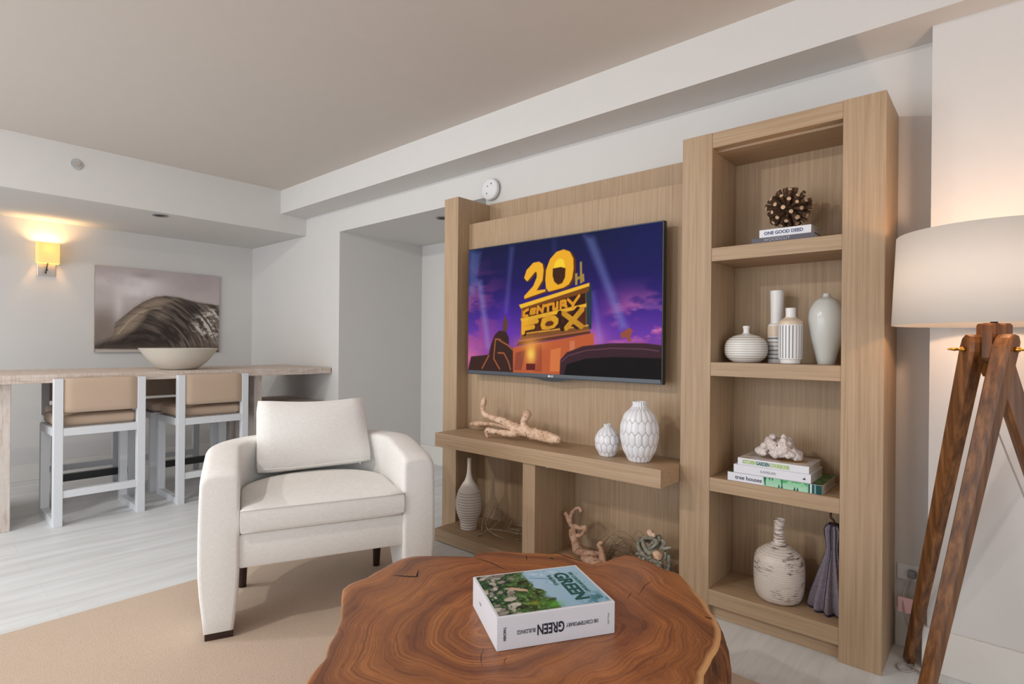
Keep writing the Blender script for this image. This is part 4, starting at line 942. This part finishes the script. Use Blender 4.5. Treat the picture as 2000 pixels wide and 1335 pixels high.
bm = bmesh.new(); tube(bm, [(0, 0, 1.05, 0.004), (0, 0, 1.09, 0.010), (0, 0, 1.136, 0.012)], 12, 2); obj('cord_grip', bm, 'black_metal', t, smooth=True)
bm = bmesh.new(); tube(bm, [(0, 0, 1.305, 0.010), (0, 0, 1.34, 0.010)], 12, 1); obj('stem', bm, 'brass', t, smooth=True)
bm = bmesh.new(); lathe(bm, [(0.272, 1.300), (0.260, 1.596)], 96, cap=False); s_ = obj('lamp_shade', bm, 'linen_shade', t, smooth=True)
sm = s_.modifiers.new('thick', 'SOLIDIFY'); sm.thickness = 0.003
bm = bmesh.new()
for k in range(3):
    a = 2 * PI * k / 3 + 0.4; tube(bm, [(0, 0, 1.582, 0.0025), (0.257 * math.cos(a), 0.257 * math.sin(a), 1.586, 0.0025)], 6, 1)
tube(bm, [(0, 0, 1.34, 0.003), (0.05, 0, 1.46, 0.003), (0, 0, 1.582, 0.003)], 6, 4)
obj('shade_spider', bm, 'brass', t, smooth=True)
bm = bmesh.new(); lathe(bm, [(0.010, 1.582), (0.018, 1.590), (0.018, 1.600), (0.012, 1.612), (0.002, 1.616)], 24); obj('finial', bm, 'walnut', t, smooth=True)
bm = bmesh.new(); bmesh.ops.create_uvsphere(bm, u_segments=20, v_segments=12, radius=0.03); bmesh.ops.translate(bm, verts=bm.verts, vec=(0, 0, 1.40)); obj('bulb', bm, 'bulb_glow', t, smooth=True)
point_light('floor_lamp_light', (LC[0], LC[1], 1.45), 8.0, (1.0, 0.62, 0.38), 0.035)
bm = bmesh.new(); tube(bm, [(-0.271, 2.765, 0.30, 0.0035), (-0.285, 2.74, 0.285, 0.0035), (-0.297, 2.73, 0.22, 0.0035), (-0.285, 2.72, 0.14, 0.0035), (-0.262, 2.73, 0.06, 0.0035), (-0.258, 2.72, 0.004, 0.0035), (-0.25, 2.60, 0.0035, 0.0035), (-0.285, 2.57, 0.0035, 0.0035), (-0.30, 2.60, 0.0035, 0.0035), (-0.28, 2.635, 0.0035, 0.0035), (-0.24, 2.61, 0.006, 0.0035), (-0.17, 2.56, 0.004, 0.0035), (0.1, 2.58, 0.004, 0.0035), (0.27, 2.56, 0.02, 0.0025), (0.20, 2.50, 0.3, 0.0025), (-0.01, 2.38, 0.95, 0.0025), (-0.024, 2.355, 1.06, 0.0025)], 8, 6)
c_ = obj('power_cord', bm, 'cord_grey', smooth=True); tag(c_, 'thin grey cord from the wall outlet looping on the floor to the tripod lamp', 'cord'); origin_to_base(c_)
bm = bmesh.new(); box(bm, -0.313, -0.262, 2.7255, 2.7265, 0.165, 0.225); c_ = obj('paper_tag', bm, 'tag_pink'); tag(c_, 'small pink paper warning tag hanging on the lamp cord', 'tag'); origin_to_base(c_)

# ------------------------------------------------------------------ ceramics and finds on the shelves
def vase(name, label, cat, prof, loc, mat, groove=None, segs=72, n=110, disp=None, mouth=True, group=None, squash=1.0):
    """lathe; groove(z, a, r) -> (radius factor offset, colour weight)"""
    bm = bmesh.new(); lay = bm.verts.layers.float_vector.new('groove')
    vk = math.hypot(loc[0], loc[1]); kf = abs(loc[1]) / vk   # widths were read on a plane parallel to the wall
    P_ = [(r * kf, z) for r, z in smooth_profile(prof, n)]
    rings = []
    for r, z in P_:
        ring = []
        for k in range(segs):
            a = 2 * PI * k / segs; gv = groove(z, a, r) if groove else (0, 0); dr, w = gv[:2]
            v = bm.verts.new(((r + dr) * math.cos(a), (r + dr) * math.sin(a) * squash, z)); v[lay] = (w, gv[2] if len(gv) > 2 else 0, 0); ring.append(v)
        rings.append(ring)
    rt, zt = P_[-1]
    for dr, dz in (((-0.003), -0.001), (-0.004, -0.02)):
        rings.append([bm.verts.new(((rt + dr) * math.cos(2 * PI * k / segs), (rt + dr) * math.sin(2 * PI * k / segs) * squash, zt + dz)) for k in range(segs)])
    for A, B in zip(rings, rings[1:]):
        for k in range(segs): bm.faces.new((A[k], A[(k + 1) % segs], B[(k + 1) % segs], B[k]))
    bm.faces.new(rings[0][::-1]); f = bm.faces.new(rings[-1]); f.material_index = 1
    o = obj(name, bm, [mat, 'dark_hole'], smooth=True, loc=loc); return tag(o, label, cat, group)
def honey(cols, rowh, dep):
    def g(z, a, r):
        u = a / (2 * PI) * cols; ds = []
        r0 = math.floor(z / rowh)
        for row in (r0 - 1, r0, r0 + 1, r0 + 2):
            off = 0.5 * (row % 2); cc = round(u - off)
            for q in (cc - 1, cc, cc + 1): ds.append(math.hypot(u - off - q, (z / rowh - row) * 0.86))
        ds.sort(); e = ds[1] - ds[0]; w = max(0, 1 - e / 0.12)
        return (-dep * w * w + dep * 0.8 * min(1, e * 1.2), w ** 1.5)
    return g
vase('faceted_vase', 'larger white honeycomb-textured vase at the right end of the floating shelf', 'vase', [(0.045, 0), (0.058, 0.008), (0.088, 0.06), (0.102, 0.13), (0.098, 0.18), (0.078, 0.225), (0.048, 0.253), (0.036, 0.268), (0.036, 0.285)], (-1.300, 2.40, 0.675), 'honeycomb_glaze', honey(17, 0.056, 0.003), 224, 230)
vase('faceted_vase', 'smaller round white honeycomb-textured vase on the floating shelf, left of the tall one', 'vase', [(0.035, 0), (0.045, 0.006), (0.066, 0.04), (0.072, 0.075), (0.062, 0.11), (0.036, 0.135), (0.022, 0.145), (0.022, 0.160)], (-1.478, 2.405, 0.675), 'honeycomb_glaze', honey(12, 0.043, 0.003), 160, 150)
rib = lambda per, dep, z0, z1: (lambda z, a, r: ((dep * math.sin(2 * PI * z / per), max(0, -math.sin(2 * PI * z / per)) * 0.8) if z0 < z < z1 else (0, 0)))
vase('bottle_vase', 'cream bottle vase with thin neck and ribbed belly in the media unit, beside dry twigs', 'vase', [(0.062, 0), (0.070, 0.006), (0.078, 0.05), (0.108, 0.11), (0.116, 0.17), (0.102, 0.222), (0.070, 0.27), (0.038, 0.305), (0.022, 0.345), (0.0165, 0.39), (0.0175, 0.440)], (-2.500, 2.445, 0.076), 'ribbed_glaze', rib(0.0165, 0.0022, 0.0, 0.24), 72, 200)
vase('bottle_vase', 'big cream crackled bottle vase in the bottom compartment of the bookcase', 'vase', [(0.072, 0), (0.088, 0.008), (0.101, 0.04), (0.106, 0.10), (0.104, 0.16), (0.094, 0.195), (0.062, 0.222), (0.030, 0.243), (0.023, 0.27), (0.021, 0.31), (0.024, 0.345)], (-0.728, 2.60, 0.131), 'crackle_glaze', (lambda z, a, r: (0.0004 * math.sin(z * 740), max(0, -math.sin(z * 740)) * 0.25)), 72, 300)
vase('round_vase', 'squat round white vase with fine grooves and a tiny neck on the second bookcase shelf', 'vase', [(0.045, 0), (0.062, 0.004), (0.090, 0.028), (0.097, 0.062), (0.088, 0.096), (0.060, 0.118), (0.026, 0.128), (0.015, 0.134), (0.013, 0.148), (0.016, 0.160), (0.014, 0.166)], (-0.880, 2.61, 0.153), 'lined_white', rib(0.0105, 0.0008, 0.012, 0.118), 72, 160).location.z = 1.153
def tallg(z, a, r):
    if z < 0.115 and z > 0.01: return (0, 1.0 if (z % 0.018) < 0.0055 else 0)
    return (0, 0, 1 if 0.118 < z < 0.166 else 0)
vase('cylinder_vase', 'tall narrow white vase with dark rings round its foot behind the striped bottle', 'vase', [(0.034, 0), (0.039, 0.004), (0.040, 0.06), (0.040, 0.15), (0.036, 0.172), (0.029, 0.178), (0.027, 0.185), (0.028, 0.25), (0.031, 0.326)], (-0.772, 2.69, 1.153), 'striped_white', tallg, 48, 220)
def botg(z, a, r):
    if 0.025 < z < 0.165: return (-0.0006 if (a / (2 * PI) * 22) % 1 < 0.26 else 0, 1.0 if (a / (2 * PI) * 22) % 1 < 0.26 else 0)
    return (0, 0, 1 if 0.166 < z < 0.196 else 0)
vase('striped_bottle', 'white bottle vase with thin vertical grey stripes on the second bookcase shelf', 'vase', [(0.034, 0), (0.040, 0.003), (0.042, 0.018), (0.048, 0.026), (0.049, 0.09), (0.049, 0.165), (0.045, 0.182), (0.030, 0.193), (0.022, 0.199), (0.020, 0.21), (0.021, 0.238)], (-0.684, 2.575, 1.153), 'striped_white', botg, 132, 140)
vase('teardrop_vase', 'tall pale grey teardrop vase at the right end of the second bookcase shelf', 'vase', [(0.028, 0), (0.034, 0.004), (0.045, 0.05), (0.064, 0.12), (0.072, 0.18), (0.066, 0.23), (0.044, 0.268), (0.020, 0.283), (0.015, 0.29), (0.014, 0.298)], (-0.562, 2.645, 1.153), 'celadon_glaze')

# driftwood and twigs
def wood_piece(name, label, cat, tubes, mat, rest, wob=0.17, segs=18, sub=8, seed=0, fat=1.08):
    bm = bmesh.new()
    for k, pts in enumerate(tubes): tube(bm, [(*p[:3], p[3] * fat) for p in pts], segs, sub, wob, 0, seed + k)
    o = obj(name, bm, mat, smooth=True); drop_to(o, rest); o.data.transform(Matrix.Translation((0, 0, 0))); origin_to_base(o)
    return tag(o, label, cat)
wood_piece('driftwood', 'pale gnarled driftwood branch lying on the floating shelf under the television', 'driftwood', DW1, 'driftwood', 0.6755)
wood_piece('driftwood', 'upright twisted driftwood root in the lower right compartment of the media unit', 'driftwood', DW2, 'driftwood_dull', 0.0765, seed=9)
t = thing('wood_knot', 'ball of bleached grey driftwood strips with tan knots, right of the twisted root', 'driftwood', (-1.27, 2.5, 0.077))
O_ = (-1.27, 2.5, 0.077)
bm = bmesh.new()
TWL = [[(-1.34, 2.52, 0.22, .008), (-1.35, 2.50, 0.14, .010), (-1.31, 2.47, 0.087, .009), (-1.25, 2.48, 0.09, .008), (-1.20, 2.50, 0.15, .008), (-1.19, 2.50, 0.23, .007)],
       [(-1.30, 2.46, 0.20, .008), (-1.32, 2.45, 0.13, .009), (-1.27, 2.44, 0.088, .009), (-1.22, 2.46, 0.12, .008), (-1.23, 2.47, 0.19, .007)],
       [(-1.36, 2.53, 0.088, .007), (-1.30, 2.50, 0.12, .009), (-1.24, 2.47, 0.16, .009), (-1.21, 2.46, 0.20, .007)], [(-1.33, 2.56, 0.26, .008), (-1.30, 2.60, 0.16, .010), (-1.25, 2.58, 0.09, .009), (-1.21, 2.55, 0.14, .008), (-1.22, 2.52, 0.25, .007)]]
for k, l in enumerate(TW + TWL): tube(bm, [(*p[:3], p[3] * 1.15) for p in l], 10, 5, 0.3, 0, k)
w_ = obj('woven_strip', bm, 'grey_wood', t, smooth=True, off=O_); 
for x, y, z, r in KN:
    bm = bmesh.new(); bmesh.ops.create_icosphere(bm, subdivisions=3, radius=r)
    for v in bm.verts: v.co *= 1 + 0.35 * mnoise.noise(v.co * 60)
    bmesh.ops.translate(bm, verts=bm.verts, vec=(x, y, z)); obj('knot', bm, 'driftwood', t, smooth=True, off=O_)
bm = bmesh.new(); rs = random.Random(5)
for l in TWG: tube(bm, l, 6, 4, 0.3, 0, 3)
for k in range(26):
    x = -2.16 + rs.random() * 0.16; y = 2.44 + rs.random() * 0.16; z = 0.10 + rs.random() * 0.08
    p = [(x - 0.06, y, z, 0.002)]
    for q in range(3): x += rs.uniform(-0.01, 0.035); z += rs.uniform(0.005, 0.035); y += rs.uniform(-0.02, 0.02); p.append((min(x, -1.965), y, z, 0.0016 - 0.0004 * q))
    tube(bm, p, 5, 3)
o = obj('twig_bundle', bm, 'twig_bark', smooth=True); drop_to(o, 0.0765); origin_to_base(o)
tag(o, 'bundle of dry branching twigs beside the ribbed bottle vase in the media unit', 'twigs')
bm = bmesh.new()
for k in range(30):
    x0 = -1.66 + rs.random() * 0.12; x1 = x0 + 0.16 + rs.random() * 0.16; y0 = 2.54 + rs.random() * 0.08; h = 0.04 + rs.random() * 0.11; y1 = y0 + rs.uniform(-0.04, 0.05)
    p = [(x0, y0, 0.084, 0.0012)] + [(x0 + (x1 - x0) * u, y0 + (y1 - y0) * u, 0.084 + h * math.sin(PI * u) ** 0.8 + 0.01 * u, 0.0011) for u in (0.2, 0.45, 0.7, 0.9)] + [(x1, y1, 0.082, 0.0009)]
    tube(bm, p, 4, 4)
tube(bm, [(-1.42, 2.55, 0.08, 0.001), (-1.43, 2.56, 0.2, 0.001), (-1.40, 2.57, 0.28, 0.001), (-1.36, 2.57, 0.26, 0.001), (-1.345, 2.56, 0.16, 0.001), (-1.35, 2.55, 0.08, 0.001)], 4, 6)
o = obj('dried_grass', bm, 'twig_dark', smooth=True); drop_to(o, 0.0765); origin_to_base(o)
tag(o, 'loose tuft of curling dry grass stems behind the twisted driftwood root', 'dried grass', kind='stuff')

# books and stick ball, top bookcase compartment
def book(name, label, x0, x1, y0, y1, z0, z1, cover, rz=0.0, soft=False):
    """closed hardcover, spine towards -y"""
    t = thing(name, label, 'book', ((x0 + x1) / 2, (y0 + y1) / 2, z0), rz)
    hx, hy, h = (x1 - x0) / 2, (y1 - y0) / 2, z1 - z0; bm = bmesh.new(); c = 0.0025
    box(bm, -hx, hx, -hy + 0.002, hy, 0, c); box(bm, -hx, hx, -hy + 0.002, hy, h - c, h)
    box(bm, -hx, hx, -hy, -hy + 0.004, 0, h, 0.001)
    obj('cover', bm, cover, t)
    boxo('pages', (-hx + 0.003, hx - 0.003, -hy + 0.004, hy - 0.004, c, h - c), 'page_paper', t)
    return t, hx, hy, h
sp = lambda t, s, sz, m, x, hy, z, w, b=0.0: lettering('spine_title', s, sz, m, t, frame((x, -hy - 0.0006, z), (1, 0, 0), (0, 0, 1)), b, 1.0, w)
t, hx, hy, h = book('art_book', 'thin dark grey book at the bottom of the stack under the stick ball', -0.822, -0.575, 2.49, 2.66, 1.667, 1.689, 'board_grey')
sp(t, 'WOODCUT', 0.017, 'ink_silver', -0.02, hy, h / 2, 0.105)
t, hx, hy, h = book('art_book', 'white book lying on the dark one, holding up the stick ball', -0.792, -0.590, 2.50, 2.65, 1.6895, 1.724, 'paper_white')
sp(t, 'ONE GOOD DEED', 0.019, 'ink_navy', -0.005, hy, h / 2, 0.152, 0.0005)
BC = Vector((-0.700, 2.585, 1.818)); RB = 0.094
t = thing('stick_ball', 'brown ball of radiating cut sticks sitting on two books in the top bookcase compartment', 'decorative ball', (BC.x, BC.y, 1.7245))
cz = BC.z - 1.7245
bm = bmesh.new(); bmesh.ops.create_icosphere(bm, subdivisions=2, radius=0.035); bmesh.ops.translate(bm, verts=bm.verts, vec=(0, 0, cz)); obj('core', bm, 'stick_bark', t, smooth=True)
bm = bmesh.new(); tube(bm, [(0, 0, 0.02, 0.0068), (0, 0, 0.05, 0.0072), (0, 0, 0.0915, 0.0078)], 10, 2)
bm.faces.ensure_lookup_table(); bm.faces[-1].material_index = 1
stick = obj('stick', bm, ['stick_bark', 'stick_end'], t, autosmooth=40)
rs = random.Random(11); NS = 66
for k in range(NS):
    z = 1 - 2 * (k + 0.5) / NS; a = k * 2.39996; d = Vector((math.sqrt(1 - z * z) * math.cos(a), math.sqrt(1 - z * z) * math.sin(a), z))
    d = (d + Vector((rs.uniform(-.06, .06), rs.uniform(-.06, .06), rs.uniform(-.06, .06)))).normalized()
    o = stick if k == 0 else stick.copy()
    if k: COL.objects.link(o)
    o.parent = t; s_ = rs.uniform(0.95, 1.3); ln = rs.uniform(0.9, 1.06)
    if d.z < -0.7: ln = min(0.93, ln)
    o.rotation_mode = 'QUATERNION'; o.rotation_quaternion = d.to_track_quat('Z', 'Y'); o.location = (0, 0, cz); o.scale = (s_, s_, ln)

# third compartment: three books and coral
t, hx, hy, h = book('picture_book', 'green and white book at the bottom of the three-book stack on the third bookcase shelf', -0.187, 0.187, -0.126, 0.126, 0.635, 0.672, 'paper_white')
t.location = (-0.727, 2.618, 0.6352)
P = Paint(300, 40, 0.374 / 0.036); U, V = P.U, P.V
P.grad_v([(0, (176, 216, 190)), (1, (140, 204, 160))]); P.blend((U < 0.40).astype(float), (224, 226, 234)); P.blend(np.clip((U - 0.86) * 60, 0, 1), (22, 74, 70)); P.blend(((U > 0.885) & (U < 0.90)).astype(float), (220, 226, 230)); P.blend(((U > 0.925) & (U < 0.94)).astype(float), (120, 160, 160))
for u, w, h0 in ((0.42, 0.016, 0.0), (0.60, 0.012, 0.0)): P.poly([(u - w, 1), (u + w, 1), (u + w * 0.4, 0.5), (u + w * 0.7, 0.05), (u - w * 0.1, 0.1)], (30, 96, 74))
for u in (0.47, 0.50): P.poly([(u - .01, 1), (u + .01, 1), (u, 0.65)], (30, 96, 74))
for u in (0.57, 0.60, 0.73, 0.76): P.poly([(u - .011, 0.02), (u + .011, 0.02), (u, 0.42)], (16, 60, 50))
P.blend(np.clip((P.noise(30, 3, 3, 3) - 0.5 + (V - 0.75)) * 8, 0, 1) * ((U > 0.60) & (U < 0.86)), (70, 164, 96), 0.9)
P.mesh('spine_print', 'cover_print', t, (-hx, -hy - 0.0005, 0.0005), (2 * hx, 0, 0), (0, 0, h - 0.001))
P = Paint(120, 90, 1.3); n1 = P.noise(8, 6, 5, 4); P.img[:] = (36, 84, 44); P.blend(np.clip((n1 - 0.5) * 6, 0, 1), (90, 140, 70)); P.blend(np.clip((0.42 - n1) * 8, 0, 1), (90, 60, 44))
P.mesh('front_print', 'cover_print', t, (-hx, -hy + 0.003, h + 0.0004), (2 * hx, 0, 0), (0, 2 * hy - 0.003, 0))
lettering('spine_title', 'tree houses', 0.024, 'ink_black', t, frame((-0.098, -hy - 0.0012, h * 0.48), (1, 0, 0), (0, 0, 1)), 0.0002, 1.0, 0.112)
t, hx, hy, h = book('picture_book', 'plain white book in the middle of the three-book stack under the coral', -0.154, 0.154, -0.10, 0.10, 0.6735, 0.7095, 'paper_white')
t.location = (-0.735, 2.593, 0.6731)
lettering('spine_title', 'KAMELIER', 0.015, 'ink_grey', t, frame((-0.01, -hy - 0.0008, h * 0.5), (1, 0, 0), (0, 0, 1)), 0, 1.0, 0.062)
bm = bmesh.new(); V = [bm.verts.new(p) for p in ((0.122, -hy - 0.0006, 0.012), (0.136, -hy - 0.0006, 0.012), (0.131, -hy - 0.0006, 0.021))]; bm.faces.new(V); obj('spine_mark', bm, 'ink_black', t)
t, hx, hy, h = book('cook_book', 'white and lime cookbook on top of the three-book stack, directly under the coral', -0.142, 0.142, -0.10, 0.10, 0.7085, 0.739, 'paper_white')
t.location = (-0.730, 2.594, 0.7095)
for s, m, x, w, b in (('KITCHEN', 'ink_lime', -0.094, 0.054, 0.0006), ('GARDEN', 'ink_teal', -0.037, 0.054, 0.0008), ('COOKBOOK', 'ink_lime', 0.031, 0.076, 0.0006)):
    lettering('spine_title', s, 0.022, m, t, frame((x, -hy - 0.0008, h * 0.48), (1, 0, 0), (0, 0, 1)), b, 1.0, w)
P = Paint(150, 120, 1.2); n1 = P.noise(9, 7, 8, 4); P.grad_v([(0, (214, 206, 206)), (1, (200, 196, 200))])
P.blend(np.clip(1 - np.hypot((P.U - 0.68) * 1.2, P.V - 0.45) / 0.34, 0, 1) * 3 > 0.6, (176, 128, 60), 0.9); P.blob(0.45, 0.35, 0.2, 0.12, (200, 90, 60), 0.7); P.blob(0.25, 0.6, 0.2, 0.2, (150, 160, 110), 0.6); P.blend(np.clip((n1 - 0.55) * 5, 0, 1), (120, 110, 60), 0.4)
P.mesh('front_print', 'cover_print', t, (-hx + 0.001, -hy + 0.003, h + 0.0004), (2 * hx - 0.002, 0, 0), (0, 2 * hy - 0.004, 0))
# coral: knobbly lobes packed into two humps
bm = bmesh.new(); rs = random.Random(3)
for k in range(230):
    u = rs.uniform(-1, 1); v = rs.uniform(-1, 1); d = math.hypot(u, v)
    if d > 1: continue
    hump = 0.074 * math.exp(-((u + 0.28) / 0.42) ** 2) + 0.066 * math.exp(-((u - 0.36) / 0.30) ** 2) - 0.02 * math.exp(-((u - 0.08) / 0.1) ** 2)
    top_ = (0.014 + hump) * math.sqrt(max(0, 1 - 0.6 * v * v)); r = rs.uniform(0.011, 0.017)
    c = Vector((u * 0.088, v * 0.055, max(0.006, top_ * (0.15 + 0.85 * rs.random()))))
    res = bmesh.ops.create_icosphere(bm, subdivisions=2, radius=r)
    for w in res['verts']: w.co = Vector((w.co.x, w.co.y, w.co.z)) * (1 + 0.4 * mnoise.noise(w.co * 110 + c * 40)) + c
bmesh.ops.remove_doubles(bm, verts=bm.verts, dist=0.0001)
co = obj('coral', bm, 'coral_white', smooth=True, loc=(-0.732, 2.585, 0.7415)); tag(co, 'lumpy white coral piece resting on the stack of three books', 'coral')
rm = co.modifiers.new('fuse', 'REMESH'); rm.mode = 'VOXEL'; rm.voxel_size = 0.0025; rm.use_smooth_shade = True
drop_to(co, 0.7412)

# folded parasol-like cloth ornament in the bottom compartment
t = thing('folded_parasol', 'small folded mauve cloth parasol with dark trim in the bottom bookcase compartment', 'parasol', (-0.530, 2.655, 0.131))
bm = bmesh.new(); segs = 96
prof = [(0.092, 0.004), (0.100, 0.020), (0.090, 0.06), (0.068, 0.12), (0.047, 0.18), (0.032, 0.225), (0.026, 0.255), (0.031, 0.29), (0.034, 0.33), (0.024, 0.352)]
rings = []
for r, z in prof:
    rings.append([bm.verts.new(((r * (1 + 0.16 * math.cos(12 * (2 * PI * k / segs) + z * 6)) * 0.85) * math.cos(2 * PI * k / segs), (r * (1 + 0.16 * math.cos(12 * (2 * PI * k / segs) + z * 6))) * math.sin(2 * PI * k / segs), z)) for k in range(segs)])
for A, B in zip(rings, rings[1:]):
    for k in range(segs): bm.faces.new((A[k], A[(k + 1) % segs], B[(k + 1) % segs], B[k]))
bm.faces.new(rings[0][::-1]); bm.faces.new(rings[-1]); cn = obj('canopy', bm, 'mauve_cloth', t, smooth=True)
bm = bmesh.new()
f = lambda r, z, a: ((r * (1 + 0.16 * math.cos(12 * a + z * 6)) * 0.85) * math.cos(a), (r * (1 + 0.16 * math.cos(12 * a + z * 6))) * math.sin(a), z)
tube(bm, [(*f(0.094, 0.006, 2 * PI * k / 96), 0.0024) for k in range(97)], 6, 1)
for q in range(6):
    a = q * 2 * PI / 6 + 0.35; tube(bm, [(*f(r * 1.02, z, a), 0.0018) for r, z in prof], 5, 2)
tube(bm, [(*f(0.0215, 0.352, 2 * PI * k / 24), 0.003) for k in range(25)], 6, 1)
obj('trim_cord', bm, 'mauve_trim', cn, smooth=True)
bm = bmesh.new(); tube(bm, [(0, 0, 0.34, 0.005), (0, 0, 0.365, 0.005), (-0.012, 0, 0.380, 0.005), (-0.010, 0, 0.400, 0.004), (0.0, 0, 0.415, 0.004)], 8, 4); obj('handle', bm, 'stick_bark', t, smooth=True)

for im in list(bpy.data.images): pass
for tx in list(bpy.data.curves): 
    if tx.users == 0: bpy.data.curves.remove(tx)
